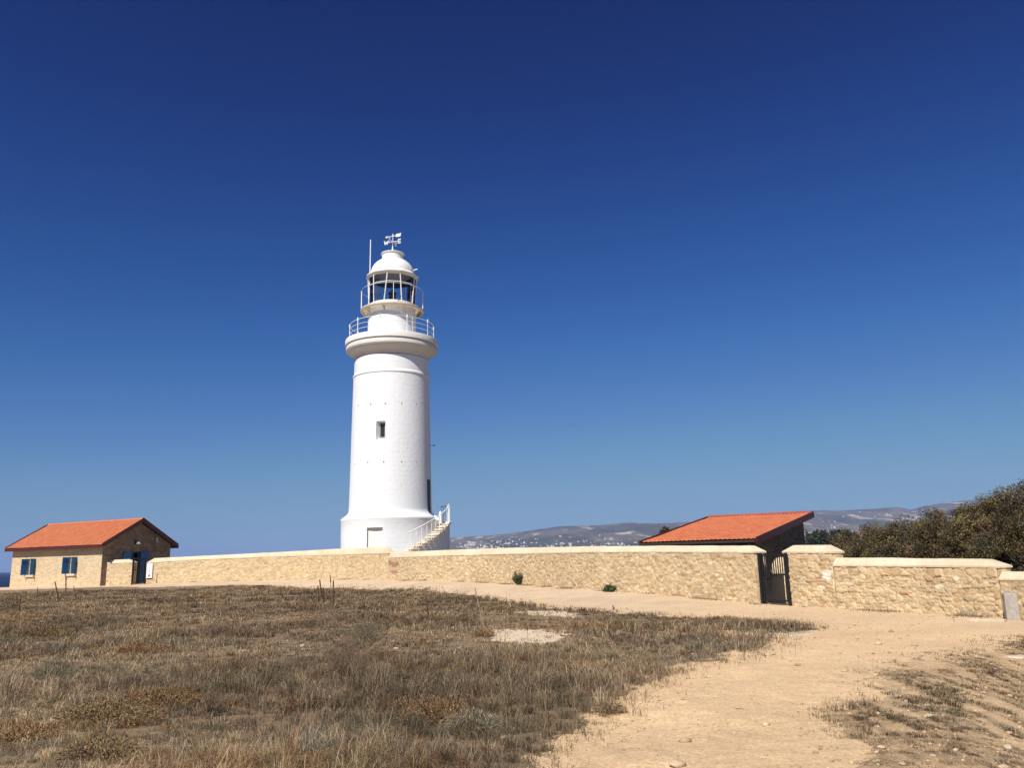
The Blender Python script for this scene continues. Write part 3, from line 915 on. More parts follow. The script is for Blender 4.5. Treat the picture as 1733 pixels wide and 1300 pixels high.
# splayed window recess: wide outside, narrow at the pane, deepest splay at lower left
A = rad_M(aw)
def fr(zo, zi, x0o, x1o, x0i, x1i, yo, yi):
    v = [(x0o, yo, zo[0]), (x1o, yo, zo[0] + .05), (x1o, yo, zo[1]), (x0o, yo, zo[1]), (x0i, yi, zi[0]), (x1i, yi, zi[0]), (x1i, yi, zi[1]), (x0i, yi, zi[1])]
    return v, [(0, 1, 2, 3), (4, 7, 6, 5), (0, 4, 5, 1), (1, 5, 6, 2), (2, 6, 7, 3), (3, 7, 4, 0)]
v, f = fr((z0w - GL - .42, z1w - GL + .22), (z0w - GL + .02, z1w - GL + .02), -hwx - .40, hwx + .14, -hwx, hwx, -Rw - .30, -Rw + .42)
c1 = MB().add([A @ Vector(p) for p in v], f); cuts.append(c1)
# side doorway on the right
zd0, zd1 = zl(878), zl(814.5)
Rd = rl(68.4, zd0); ad = R_(70)
wd = .5
c2 = MB(); c2.box((-wd, -Rd - 1, zl(861) - GL - .3), (wd, -Rd + .45, zd1 - GL), rad_M(ad)); cuts.append(c2)
# putlog holes
holes = [((607.9, 687), (628.4, 684.5), (651.8, 683.3), (678.4, 683.3), (702.3, 684.5), (719, 688.5)), ((603.6, 785.5), (624.3, 782.8), (650, 782), (679, 782), (703.7, 783), (721.6, 785.5))]
hb = []
for row, hw in zip(holes, (64.6, 67.1)):
    zz = zf(row[3][1], 3.0); Rr_ = rl(hw, zz)
    for k, (hx, hy) in enumerate(row):
        a_ = math.asin(max(-.985, min(.985, (hx - 661.5) / hw)))
        hb.append((a_, Rr_, zf(hy, rl(hw, zz), a_)))
for a_, Rr_, zz in hb:
    c_ = MB(); c_.box((-.055, -Rr_ - .3, zz - GL - .06), (.055, -Rr_ + .16, zz - GL + .06), rad_M(a_)); cuts.append(c_)
cut(shaft, cuts); lathe_uv(shaft.data, 2.9)
wf = MB()
for (x0, x1, q0, q1) in ((-hwx, -hwx + .05, 0, 1), (hwx - .05, hwx, 0, 1)):
    wf.box((x0, -Rw + .335, z0w - GL + .02), (x1, -Rw + .40, z1w - GL + .02), A)
wf.box((-hwx + .05, -Rw + .335, z0w - GL + .02), (hwx - .05, -Rw + .40, z0w - GL + .08), A)
wf.box((-hwx + .05, -Rw + .335, z1w - GL - .04), (hwx - .05, -Rw + .40, z1w - GL + .02), A)
wn = wf.build('window', M['concrete'], lh)
pn = MB(); pn.box((-hwx + .02, -Rw + .37, z0w - GL + .04), (hwx - .02, -Rw + .39, z1w - GL), A); pn.build('pane', M['window_glass'], wn)
dr = MB(); dr.box((-wd + .02, -Rd + .07, zl(882) - GL), (wd - .02, -Rd + .14, zd1 - GL - .02), rad_M(ad))
door = dr.build('door', M['brown_door'], lh)
kn = MB(); kn.tube([rad_M(ad) @ Vector((.4, -Rd + .07, zl(862) - GL)), rad_M(ad) @ Vector((.4, -Rd - .02, zl(862) - GL))], .025); kn.build('handle', M['galv'], door)

# belt, neck, gallery
bl = MB().lathe(prof([(63.4, 643), (64.6, 642.2), (64.8, 640.5), (64.4, 639.2), (62.9, 638), (62.6, 637)]), 128, (CX, CY))
o = LB(bl, 'belt_course', M['white'], smooth=30); lathe_uv(o.data, 2.9)
nk = MB().lathe(prof([(62.6, 637.2), (62.3, 625), (61.9, 613)]), 128, (CX, CY))
o = LB(nk, 'neck', M['white'], smooth=30); lathe_uv(o.data, 2.9)
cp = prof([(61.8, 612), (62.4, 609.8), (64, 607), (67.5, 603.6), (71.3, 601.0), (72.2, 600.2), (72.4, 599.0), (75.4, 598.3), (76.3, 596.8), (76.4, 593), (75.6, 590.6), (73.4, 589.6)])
LB(MB().lathe(cp, 144, (CX, CY)), 'cornice', M['shaded_weathered_white'], smooth=28)
gp = prof([(73.4, 589.5), (77.0, 589.0), (77.6, 588.2), (77.6, 581.0), (77.0, 579.4), (40, 578.6)])
LB(MB().lathe(gp, 144, (CX, CY)), 'gallery', M['white_trim'], smooth=28)
zg = gp[-1][1]
# watch room
dp = prof([(40.6, 579.5), (40.5, 560), (40.3, 538)])
o = LB(MB().lathe(dp, 96, (CX, CY)), 'watch_room', M['white'], smooth=30); lathe_uv(o.data, 1.9)
# gallery railing: ten posts, three rails
Rr_ = rl(70.5, zg); hp = rl(27.5, zg) * 1.0
rail = MB()
for k, hh in enumerate((hp * .34, hp * .64, hp * .94)):
    rail.tube([(Rr_ * sin(a), -Rr_ * cos(a), zg - GL + hh) for a in np.linspace(0, 2 * pi, 72, endpoint=False)], .016 if k < 2 else .02, 6, closed=True)
rl_o = rail.build('railing', M['white_metal'], lh, smooth=True)
for k in range(10):
    a = R_(-88 + 36 * k); M_ = rad_M(a)
    p = MB(); x0 = Vector((0, -Rr_, zg - GL))
    p.tube([M_ @ x0, M_ @ (x0 + Vector((0, 0, hp * .9)))], .032, 8)
    p.tube([M_ @ (x0 + Vector((0, 0, hp * .84))), M_ @ (x0 + Vector((0, 0, hp * .92))), M_ @ (x0 + Vector((0, 0, hp * 1.0)))], .06, 8)
    p.tube([M_ @ (x0 + Vector((0, 0, hp * 1.0))), M_ @ (x0 + Vector((0, 0, hp * 1.07)))], .05, 8, .012)
    p.tube([M_ @ x0, M_ @ (x0 + Vector((0, 0, .06)))], .08, 8)
    p.build('post', M['white_metal'], rl_o, smooth=True)
# small ladder rail standing on the gallery
p = MB(); M_ = rad_M(R_(29)); rr2 = rl(68, zg)
p.tube([M_ @ Vector((0, -rr2, zg - GL)), M_ @ Vector((0, -rr2, zg - GL + hp * .92))], .022, 6); p.build('stanchion', M['white_metal'], rl_o)

# lantern gallery: a ring with an open grating and brackets
zu = zl(526.5)
Ri, Ro = rl(41.2, zu), rl(53.2, zu)
g = MB().lathe([(Ro - .22, zu - .17), (Ro - .03, zu - .14), (Ro, zu - .09), (Ro, zu), (Ro - .05, zu + .03), (Ro - .22, zu + .03), (Ro - .22, zu - .17)], 96, (CX, CY), caps=False)
lg = LB(g, 'lantern_gallery', M['rust_metal'], smooth=30)
gr = MB()
for k in range(150):
    a = 2 * pi * k / 150; M_ = rad_M(a)
    if k % 1 == 0: gr.box((-.012, -Ro + .2, zu - GL - .03), (.012, -Ri + .02, zu - GL + .005), M_)
for q in np.linspace(Ri + .06, Ro - .28, 4):
    gr.lathe([(q - .014, zu - GL + .006), (q + .014, zu - GL + .006), (q + .014, zu - GL + .03), (q - .014, zu - GL + .03), (q - .014, zu - GL + .006)], 96, (0, 0), caps=False)
gr.build('grating', M['rust_metal'], lg)
for k in range(8):
    a = R_(-64 + 45 * k); M_ = rad_M(a)
    b_ = MB()
    z5 = zu - GL
    poly = [(-Ri + .02, z5 - .55), (-Ri - .10, z5 - .42), (-Ro + .26, z5 - .12), (-Ro + .22, z5 - .035), (-Ri + .02, z5 - .035)]
    v = [Vector((x_, p_[0], p_[1])) for x_ in (-.035, .035) for p_ in poly]
    n_ = len(poly)
    b_.add([M_ @ q for q in v], [tuple(range(n_)), tuple(range(n_, 2 * n_))[::-1]] + [(i, (i + 1) % n_, n_ + (i + 1) % n_, n_ + i) for i in range(n_)])
    b_.build('bracket', M['rust_metal'], lg)
# upper rail: one hoop on four posts
zuh = rl(33.5, zu)
ru = MB(); Ru = rl(51.4, zu)
ru.tube([(Ru * sin(a), -Ru * cos(a), zu - GL + zuh) for a in np.linspace(0, 2 * pi, 72, endpoint=False)], .018, 6, closed=True)
ruo = ru.build('railing', M['white_metal'], lg, smooth=True)
pp = MB()
for k in range(4):
    M_ = rad_M(R_(2 + 90 * k))
    pp.tube([M_ @ Vector((0, -Ru, zu - GL + .02)), M_ @ Vector((0, -Ru, zu - GL + zuh))], .028 if k % 2 == 0 else .045, 8)
pp.build('railing_posts', M['white_metal'], lg, smooth=True)

# lantern
zb1, zt1 = zl(534), zl(474.5)
Rb, Rt = rl(39.2, zb1), rl(40.5, zt1)
ls_ = MB().lathe([(Rb + .02, zl(538.5)), (Rb + .06, zl(537)), (Rb + .06, zb1 + .75), (Rb - .02, zb1 + .8)], 96, (CX, CY))
lan = empty('lantern', (0, 0, 0)); lan.parent = lh
LB(ls_, 'lantern_wall', M['white_trim'], lan, smooth=30)
zgl = zb1 + .8 - GL; ztl = zt1 - GL
mull = [(-50, -51), (-12, -20), (18, 23), (64, 57), (-88, -86), (96, 96), (122, 130), (150, 145), (180, 186), (214, 212), (244, 244)]
for at_, ab_ in mull:
    mm = MB(); p0 = rad_M(R_(ab_)) @ Vector((0, -Rb, zgl - .02)); p1 = rad_M(R_(at_)) @ Vector((0, -Rt, ztl + .02))
    mm.tube([p0, p1], .045, 6)
    mm.build('mullion', M['white_metal'], lan, smooth=True)
hz_ = zl(488) - GL
tr_ = MB(); Rm = rl(39.9, zl(488))
tr_.tube([(Rm * sin(a), -Rm * cos(a), hz_) for a in np.linspace(0, 2 * pi, 12, endpoint=False) + R_(-10.5) + AZ], .035, 6, closed=True)
tr_.build('transom', M['white_metal'], lan)
a12 = [R_(-10.5 + 30 * k) + AZ for k in range(12)]
gs = MB()
v = []; f = []
for k, a in enumerate(a12):
    v += [((Rb - .05) * sin(a), -(Rb - .05) * cos(a), zgl), ((Rt - .05) * sin(a), -(Rt - .05) * cos(a), ztl)]
for k in range(12): l = (k + 1) % 12; f.append((2 * k, 2 * l, 2 * l + 1, 2 * k + 1))
gs.add(v, f); gs.build('glazing', M['glass'], lan)
# lamp apparatus
lp = MB()
lp.lathe([(.42, zgl - .85), (.42, zgl - .75), (.12, zgl - .7), (.12, zgl + .1), (.36, zgl + .2), (.36, zgl + .35), (.2, zgl + .42), (.26, zgl + .5), (.3, zgl + .75), (.26, zgl + 1.0), (.36, zgl + 1.05), (.36, zgl + 1.15), (.1, zgl + 1.3), (.1, zgl + 1.45)], 24, (0, 0))
lp.build('lamp', M['lamp'], lan, smooth=True)
fl = MB(); fl.lathe([(Rb - .06, zgl - .1), (Rb - .06, zgl - .02), (.02, zgl - .02)], 48, (0, 0)); fl.build('lantern_floor', M['dark_inside'], lan)
# roof edge (twelve sided), ceiling, dome, ventilator
ze = zl(471.3) - GL
def ring12(r, z): return [(r * sin(a), -r * cos(a), z) for a in a12]
re_ = MB(); lv = [ring12(Rt - .02, ztl - .05), ring12(rl(44.6, ze + GL), ze - .02), ring12(rl(44.8, ze + GL), ze + .04), ring12(rl(38.5, zl(465.5)), zl(466) - GL), ring12(rl(36.0, zl(465.5)), zl(465.5) - GL)]
v = [p for r_ in lv for p in r_]; f = []
for i in range(len(lv) - 1):
    for k in range(12): l = (k + 1) % 12; f.append((i * 12 + k, i * 12 + l, i * 12 + 12 + l, i * 12 + 12 + k))
re_.add(v, f); re_.build('eaves', M['white_trim'], lan)
ce = MB(); ce.lathe([(Rt - .06, ztl - .03), (Rt - .06, ztl + .05), (Rt * .8, ztl + .45), (.3, ztl + .8), (.02, ztl + .82)], 36, (0, 0), caps=False); ce.build('ceiling_lining', M['dark_inside'], lan)
dm = prof([(36.8, 466.5), (36.6, 464.2), (36.2, 461), (34.8, 456.5), (32.3, 452), (29, 448), (25, 444.8), (20.5, 442.3), (18.4, 441.5), (18.4, 440.6), (17.9, 440.4), (17.9, 432.3), (19.6, 431.6), (19.9, 430.6), (19.6, 430.2), (10, 427.8), (2.2, 426.8), (1.9, 424), (1.2, 418.5), (.45, 414)])
dome = LB(MB().lathe(dm, 72, (CX, CY)), 'dome', M['white_metal'], lan, smooth=32)
ntx = MB(); ntx.tube([(rl(36, ze) , -.3, zl(461) - GL), (rl(39, ze), -.32, zl(459.5) - GL), (rl(43.2, ze), -.35, zl(459) - GL)], .05, 8); ntx.build('overflow_pipe', M['white_metal'], dome)
# weather vane
vane = empty('weather_vane', (0, 0, 0)); vane.parent = lh
zc_ = zl(409.3) - GL; za_ = zl(399.5) - GL
pz = MB(); pz.tube([(0, 0, zl(415) - GL), (0, 0, zl(395.2) - GL)], .03, 8); pz.tube([(0, 0, zl(400.8) - GL), (0, 0, zl(398) - GL)], .09, 8, .04); pz.build('pole', M['white_metal'], vane)
u_ = rl(1, zc_ + GL)
VA = Matrix.Translation((0, 0, zc_)) @ Matrix.Rotation(R_(-17), 4, 'Z')
arm = MB()
arm.tube([VA @ Vector((-9.5 * u_, 0, 0)), VA @ Vector((9.5 * u_, 0, 0))], .032, 6); arm.tube([VA @ Vector((0, -9 * u_, 0)), VA @ Vector((0, 9 * u_, 0))], .032, 6)
arm.build('compass_arms', M['white_metal'], vane)
def letter(strokes, c, ang, size):
    b_ = MB()
    L_ = VA @ Matrix.Translation(c) @ Matrix.Rotation(ang, 4, 'Z')
    for (x0, y0), (x1, y1) in strokes:
        d = Vector((x1 - x0, 0, y1 - y0)) * size; l = d.length; th = atan2(d.z, d.x)
        Mx = L_ @ Matrix.Translation((x0 * size, 0, y0 * size)) @ Matrix.Rotation(-th, 4, 'Y')
        b_.box((-.02, -.02, -.034), (l + .02, .02, .034), Mx)
    b_.build('compass_letter', M['white_metal'], vane)
sz = 6.5 * u_
letter([((-.55, .5), (-.28, -.5)), ((-.28, -.5), (0, .3)), ((0, .3), (.28, -.5)), ((.28, -.5), (.55, .5))], Vector((-12.2 * u_, 0, 0)), 0, sz)
letter([((-.35, .5), (-.35, -.5)), ((-.35, .5), (.35, .5)), ((-.35, 0), (.25, 0)), ((-.35, -.5), (.35, -.5))], Vector((12.4 * u_, 0, 0)), 0, sz)
letter([((-.35, -.5), (-.35, .5)), ((-.35, .5), (.35, -.5)), ((.35, -.5), (.35, .5))], Vector((0, 11.5 * u_, 0)), pi / 2, sz)
letter([((.35, .5), (-.35, .5)), ((-.35, .5), (-.35, 0)), ((-.35, 0), (.35, 0)), ((.35, 0), (.35, -.5)), ((.35, -.5), (-.35, -.5))], Vector((0, -11.5 * u_, 0)), pi / 2, sz)
VB = Matrix.Translation((0, 0, za_)) @ Matrix.Rotation(R_(-22), 4, 'Z')
ar = MB()
ar.tube([VB @ Vector((-11 * u_, 0, 0)), VB @ Vector((7 * u_, 0, 0))], .03, 6)
XZ = Matrix.Rotation(pi / 2, 4, 'X')
ar.prism([(-15 * u_, 0), (-10.5 * u_, -2.2 * u_), (-10.5 * u_, 2.2 * u_)], -.02, .02, VB @ XZ)
ar.prism([(4 * u_, 0), (7 * u_, -2.8 * u_), (14 * u_, -2.8 * u_), (15.5 * u_, -1.8 * u_), (15 * u_, 0), (16.2 * u_, 3.4 * u_), (11.5 * u_, 2.2 * u_), (8.5 * u_, 3.2 * u_)], -.02, .02, VB @ XZ)
ar.build('arrow', M['white_metal'], vane)
# lightning rod / aerial
xa = -rl(36.5, zl(460)); am = MB()
am.tube([(xa - .05, -.55, zl(530) - GL), (xa, -.5, zl(466) - GL), (xa + .02, -.5, zl(408) - GL)], .045, 8)
an = am.build('aerial', M['white_metal'], lh)
tp = MB(); tp.tube([(xa + .02, -.5, zl(408) - GL), (xa + .02, -.5, zl(406.3) - GL)], .07, 8); tp.build('aerial_tip', M['black_iron'], an)
# bracket light on the right limb
zq = zl(754.5) - GL; Rq = rl(66.6, zl(754.5))
bk = MB(); M_ = rad_M(R_(88)); bk.tube([M_ @ Vector((0, -Rq + .1, zq)), M_ @ Vector((0, -Rq - .22, zq))], .02, 6); bk.box((-.06, -Rq - .36, zq - .05), (.06, -Rq - .2, zq + .03), M_); bk.build('bracket_light', M['black_iron'], lh)

# outer stair: steps climb round the right of the plinth to the side door
stair = empty('stairs', (0, 0, 0)); stair.parent = lh
r_in = rl(82.4, 2); r_out = rl(103, 2)
zland = zl(884.6) - GL
nst = 11; a_s0, a_st = R_(15.5) + AZ, R_(5.7); a_land = a_s0 + nst * a_st
rise = (zland - (zl(935) - GL)) / nst * 1.0
def sector(mb, r0, r1, a0, a1, z0, z1, n=6):
    v = []; 
    for z in (z0, z1):
        for k in range(n + 1):
            a = a0 + (a1 - a0) * k / n
            for r in (r0, r1): v.append((r * sin(a), -r * cos(a), z))
    f = []; o_ = 2 * (n + 1)
    for k in range(n):
        i = 2 * k
        f += [(i, i + 1, i + 3, i + 2), (o_ + i, o_ + i + 2, o_ + i + 3, o_ + i + 1), (i, i + 2, o_ + i + 2, o_ + i), (i + 1, o_ + i + 1, o_ + i + 3, i + 3)]
    f += [(0, o_, o_ + 1, 1), (2 * n, 2 * n + 1, o_ + 2 * n + 1, o_ + 2 * n)]
    return mb.add(v, f)
und = MB()
for k in range(nst):
    a0 = a_s0 + k * a_st; top = zland - (nst - k) * rise
    b_ = MB(); sector(b_, r_in + .004, r_out, a0 - R_(.8), a0 + a_st, top - .10, top + .0)
    b_.build('step', M['step'], stair, bevel=.012)
v = []; f = []
aa = np.linspace(a_s0 + R_(.5), (R_(118) + AZ), 60)
for a in aa:
    w = float(sstep(R_(20), R_(72), a - AZ)); ro = r_out - .42 * (1 - w) - .10
    zz = min(zland - .12, zland - (nst - (a - a_s0) / a_st) * rise - .32) if a < a_land else zland - .12
    if a < a_land:
        kk = int((a - a_s0) / a_st); zz = zland - (nst - kk) * rise - .102
    for r, z in ((r_in - .02, -.6), (ro, -.6), (ro, zz), (r_in - .02, zz)): v.append((r * sin(a), -r * cos(a), z))
n_ = len(aa)
for i in range(n_ - 1):
    for k in range(4): l = (k + 1) % 4; f.append((4 * i + k, 4 * i + l, 4 * i + 4 + l, 4 * i + 4 + k))
f += [(3, 2, 1, 0), (4 * n_ - 4, 4 * n_ - 3, 4 * n_ - 2, 4 * n_ - 1)]
o = MB().add(v, f).build('stair_wall', M['white'], stair); lathe_uv(o.data, 4)
b_ = MB(); sector(b_, r_in + .004, r_out + .08, a_land + R_(.2), (R_(119) + AZ), zland - .118, zland - .01, 20); b_.build('landing', M['rust_metal'], stair, bevel=.01)
hr = MB(); rr = r_out - .10; hh = rl(28.5, 4)
pts = [(rr * sin(a), -rr * cos(a), zland - (nst - (a - a_s0) / a_st) * rise + hh * .98) for a in np.linspace(a_s0, a_land, 14)] + [(rr * sin(a), -rr * cos(a), zland + hh) for a in np.linspace(a_land + R_(4), (R_(118) + AZ), 10)]
hr.tube(pts, .035, 8); hro = hr.build('handrail', M['white_metal'], stair, smooth=True)
def bal(a, z):
    b_ = MB(); b_.tube([(rr * sin(a), -rr * cos(a), z), (rr * sin(a), -rr * cos(a), z + hh * .98)], .022, 6); b_.build('baluster', M['white_metal'], hro)
for k in range(nst): bal(a_s0 + (k + .5) * a_st, zland - (nst - k) * rise - .0)
for a in np.linspace(a_land + R_(3), (R_(117) + AZ), 9): bal(a, zland - .01)
nw = MB(); nw.lathe([(.13, 0), (.15, .1), (.13, .2), (.12, .75), (.08, .9), (.02, .98)], 14, ((r_in + .25) * sin(a_land - R_(6)), -(r_in + .25) * cos(a_land - R_(6))))
nw.v = [(p[0], p[1], p[2] + zland - rise - .12 + .12) for p in nw.v]
nw.build('newel', M['white_metal'], stair, smooth=True)

# ------------------------------------------------------------------ houses
def frame_M(P, deg):
    """local x along the front to the LEFT, local y outwards (towards viewer), z up"""
    return None
class Bld:
    def __init__(s, corner, ang):
        s.C = Vector(corner); s.u = Vector((-cos(ang), sin(ang), 0)); s.v = Vector((sin(ang), cos(ang), 0))
    def P(s, a, b, z): return s.C + s.u * a + s.v * b + Vector((0, 0, z - s.C.z))
    def mat(s):
        m_ = Matrix((( s.u.x, s.v.x, 0, 0), (s.u.y, s.v.y, 0, 0), (0, 0, 1, 0), (0, 0, 0, 1)))
        return m_
    def front(s, px, py):
        p = on_plane(px, py, s.C, -s.v); d = p - s.C; return d.dot(s.u), p.z - s.C.z
    def side(s, px, py):
        p = on_plane(px, py, s.C, -s.u); d = p - s.C; return d.dot(s.v), p.z - s.C.z
def solve_len(C, d, px):
    """distance along d from C until photo column px is reached (at eye height)"""
    lo, hi = 0.0, 40.0
    f_ = lambda t_: proj(C.x + d.x * t_, C.y + d.y * t_, 2.5)[0] - px
    s0 = f_(0)
    for _ in range(50):
        mi = (lo + hi) / 2
        if f_(mi) * s0 > 0: lo = mi
        else: hi = mi
    return lo
def roof_panel(mb_pts, name, m, parent, thick=.12, tile=True):
    """quad roof panel a,b (eave) c,d (ridge) with relief tiles and metre UVs"""
    a, b_, c, d = [Vector(p) for p in mb_pts]
    n = (b_ - a).cross(d - a).normalized()
    if n.z < 0: n = -n
    W_ = (b_ - a).length; H_ = (d - a).length
    nu = int(W_ / .055); nv = int(H_ / .11)
    V = []; UV = []
    us = np.linspace(0, 1, nu + 1); vs = np.linspace(0, 1, nv + 1)
    Ug, Vg = np.meshgrid(us, vs, indexing='ij'); Ug = Ug.ravel(); Vg = Vg.ravel()
    A_, B_, C_, D_ = [np.array(p) for p in (a, b_, c, d)]
    Pn = (A_ * (1 - Ug[:, None]) + B_ * Ug[:, None]) * (1 - Vg[:, None]) + (D_ * (1 - Ug[:, None]) + C_ * Ug[:, None]) * Vg[:, None]
    uu = Ug * W_; vv = Vg * H_
    rel = np.abs(np.sin(uu * pi / .22)) * .032 - (vv / .33 % 1.0) * .03 + (fbm(uu * .5, vv * .5, 7) - .5) * .05
    Pn = Pn + np.array(n) * rel[:, None]
    top = len(Pn)
    V = np.concatenate([Pn, Pn[[0, nu * (nv + 1), nu * (nv + 1) + nv, nv]] - np.array(n) * thick])
    Fc = grid_faces(nu + 1, nv + 1)
    Fc = np.concatenate([Fc, [[top, top + 1, top + 2, top + 3]]])
    me = np_mesh(name, V, Fc, m)
    uv = me.uv_layers.new(name='UVMap')
    vi = np.zeros(len(me.loops), np.int32); me.loops.foreach_get('vertex_index', vi)
    U2 = np.concatenate([np.stack([uu, vv], 1), np.zeros((4, 2))])[vi].astype(np.float32)
    uv.data.foreach_set('uv', U2.ravel())
    o = bpy.data.objects.new(name, me); link(o, parent)
    return o
def beam(mb, p, q, w, h, up=Vector((0, 0, 1))):
    """rectangular beam from p to q, its top edge on the line"""
    p = Vector(p); q = Vector(q); t_ = (q - p).normalized(); s_ = t_.cross(up).normalized(); n_ = s_.cross(t_).normalized()
    v = [e + s_ * a * w / 2 + n_ * b_ for e in (p, q) for a, b_ in ((-1, 0), (1, 0), (1, -h), (-1, -h))]
    return mb.add(v, [(0, 1, 2, 3), (7, 6, 5, 4), (0, 4, 5, 1), (1, 5, 6, 2), (2, 6, 7, 3), (3, 7, 4, 0)])

def left_house():
    ang = R_(28)
    C0 = at_z(169, 991.6, .33); 
    sc = 66.6 / C0.y
    C = Vector((C0.x * sc, 66.6, .33))
    B = Bld(C, ang)
    LU = solve_len(C, B.u, 20.5); LV = solve_len(C, B.v, 287.5)
    h_e = z_over((C.x, C.y), 921.5) - C.z + .05
    ov = .42
    root = empty('stone_house', C)
    tag(root, 'small stone house with orange tiled gable roof and blue shutters', 'house')
    Mx = B.mat()
    pitch_h = None
    # ridge height from the right gable peak
    pk = C + B.v * (LV / 2); hr_ = z_over((pk.x - B.u.x * ov, pk.y - B.u.y * ov), 881.2) - C.z
    # openings
    def fr_u(px, py): a, z = B.front(px, py); return a, z
    wins = []
    for (x0, x1, y0, y1) in ((47.6, 60.5, 946.5, 973.5), (116.8, 130.5, 943.5, 971.5)):
        a1, z1 = fr_u(x0, y0); a0, z1b = fr_u(x1, y0); _, z0 = fr_u((x0 + x1) / 2, y1)
        wins.append((a0, a1, z0, z1))
    d0, dz1 = B.side(222, 934); d1, _ = B.side(238, 934)
    # walls as thick panels with real openings
    T = .4
    def panel(mb, length, holes, top, M2):
        """panel in x (0..length), z; thickness T inwards (y 0..T)"""
        xs = sorted(set([0, length] + [h for q in holes for h in q[:2]]))
        for i in range(len(xs) - 1):
            xa, xb = xs[i], xs[i + 1]; mid = (xa + xb) / 2
            hs_ = [q for q in holes if q[0] <= mid <= q[1]]
            segs = [(-.6, top)]
            if hs_:
                q = hs_[0]; segs = [(-.6, q[2]), (q[3], top)]
            for z0, z1 in segs:
                if z1 > z0: mb.box((xa, 0, z0), (xb, T, z1), M2)
    wm = MB(); Mw = Mx @ Matrix.Translation((T, 0, 0)); panel(wm, LU - T, [(q[0] - T, q[1] - T, q[2], q[3]) for q in wins], h_e, Mw); wm.box((0, 0, -.6), (T, .0035, h_e), Mx)
    # back and far end
    wm.box((0, LV - T, -.6), (LU, LV, h_e), Mx); wm.box((LU - T, T, -.6), (LU, LV - T, h_e), Mx)
    wm.build('walls', M['house_stone'], root)
    gm = MB()
    M3 = Mx @ Matrix(((0, 1, 0, 0), (1, 0, 0, 0), (0, 0, 1, 0), (0, 0, 0, 1)))   # panel x along v, inwards along u
    panel(gm, LV - T, [], h_e, M3) if False else None
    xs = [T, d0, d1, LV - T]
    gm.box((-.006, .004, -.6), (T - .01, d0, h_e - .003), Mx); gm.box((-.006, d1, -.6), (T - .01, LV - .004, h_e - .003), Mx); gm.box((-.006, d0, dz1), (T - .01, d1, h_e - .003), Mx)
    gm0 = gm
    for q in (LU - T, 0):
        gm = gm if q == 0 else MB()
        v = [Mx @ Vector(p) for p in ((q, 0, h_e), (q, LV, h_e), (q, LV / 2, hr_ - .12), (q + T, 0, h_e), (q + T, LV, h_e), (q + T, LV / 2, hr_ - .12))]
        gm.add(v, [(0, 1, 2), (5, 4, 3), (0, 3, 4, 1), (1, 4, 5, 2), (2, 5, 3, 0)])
        if q: gm.build('far_gable', M['shaded_stone'], root); gm = gm0
    gm.build('gable_wall', M['shaded_stone'], root)
    # roof
    def RP(a, b_, z): return Mx @ Vector((a, b_, z))
    sl = (hr_ - h_e) / (LV / 2)
    ez = h_e - sl * ov + .06
    rp = empty('roof', (0, 0, 0)); rp.parent = root
    up = .10
    roof_panel([RP(-ov, -ov, ez + up), RP(LU + ov, -ov, ez + up), RP(LU + ov, LV / 2, hr_ + up), RP(-ov, LV / 2, hr_ + up)], 'tiles', M['tiles'], rp)
    roof_panel([RP(LU + ov, LV + ov, ez + up), RP(-ov, LV + ov, ez + up), RP(-ov, LV / 2, hr_ + up), RP(LU + ov, LV / 2, hr_ + up)], 'tiles', M['tiles'], rp)
    rc = MB(); nseg = int((LU + 2 * ov) / .4)
    for k in range(nseg):
        a = -ov + (LU + 2 * ov) * k / nseg; b2 = -ov + (LU + 2 * ov) * (k + 1) / nseg
        rc.tube([RP(a, LV / 2, hr_ + up + .02), RP(b2 + .03, LV / 2, hr_ + up + .0)], .12, 10, .10)
    rc.build('ridge_tiles', simple('ridge_tile_clay', (.55, .2, .1), .75, .15, 4), rp, smooth=True)
    fm = MB()
    beam(fm, RP(-ov - .03, -ov - .03, ez + .08), RP(LU + ov + .03, -ov - .03, ez + .08), .05, .24)
    beam(fm, RP(-ov - .03, LV + ov + .03, ez + .08), RP(LU + ov + .03, LV + ov + .03, ez + .08), .05, .24)
    for q in (-ov - .03, LU + ov + .03):
        beam(fm, RP(q, -ov - .02, ez + .19), RP(q, LV / 2, hr_ + .22), .06, .30); beam(fm, RP(q, LV + ov + .02, ez + .19), RP(q, LV / 2, hr_ + .22), .06, .30)
    fm.build('fascia', M['maroon'], rp)
    # soffit boards
    sf = MB()
    for (y0, z0, y1, z1) in ((-ov, ez - .09, LV / 2, hr_ - .09), (LV + ov, ez - .09, LV / 2, hr_ - .09)):
        sf.add([RP(-ov, y0, z0), RP(LU + ov, y0, z0), RP(LU + ov, y1, z1), RP(-ov, y1, z1), RP(-ov, y0, z0 + .05), RP(LU + ov, y0, z0 + .05), RP(LU + ov, y1, z1 + .05), RP(-ov, y1, z1 + .05)],
               [(0, 1, 2, 3), (4, 7, 6, 5), (0, 4, 5, 1), (1, 5, 6, 2), (2, 6, 7, 3), (3, 7, 4, 0)])
    sf.build('soffit', M['dark_timber'], rp)
    # windows
    def shutter(hx, hy, w, z0, z1, deg, parent, name='shutter', axis='u', s_=1):
        """leaf hinged at (hx) on the wall, opened by deg; s_=+1 leaf grows to +x when flat"""
        b_ = MB()
        Mh = Mx @ Matrix.Translation((hx, hy, 0)) @ Matrix.Rotation(deg, 4, 'Z')
        b_.box((0, -.045, z0), (w, 0, z1), Mh)
        lf = b_.build(name, M['blue_paint'], parent, bevel=.006)
        c = MB()
        for zz in (z0 + .14 * (z1 - z0), z0 + .86 * (z1 - z0)): c.box((.03, -.075, zz - .045), (w - .03, -.045, zz + .045), Mh); c.box((.03, .0, zz - .045), (w - .03, .03, zz + .045), Mh)
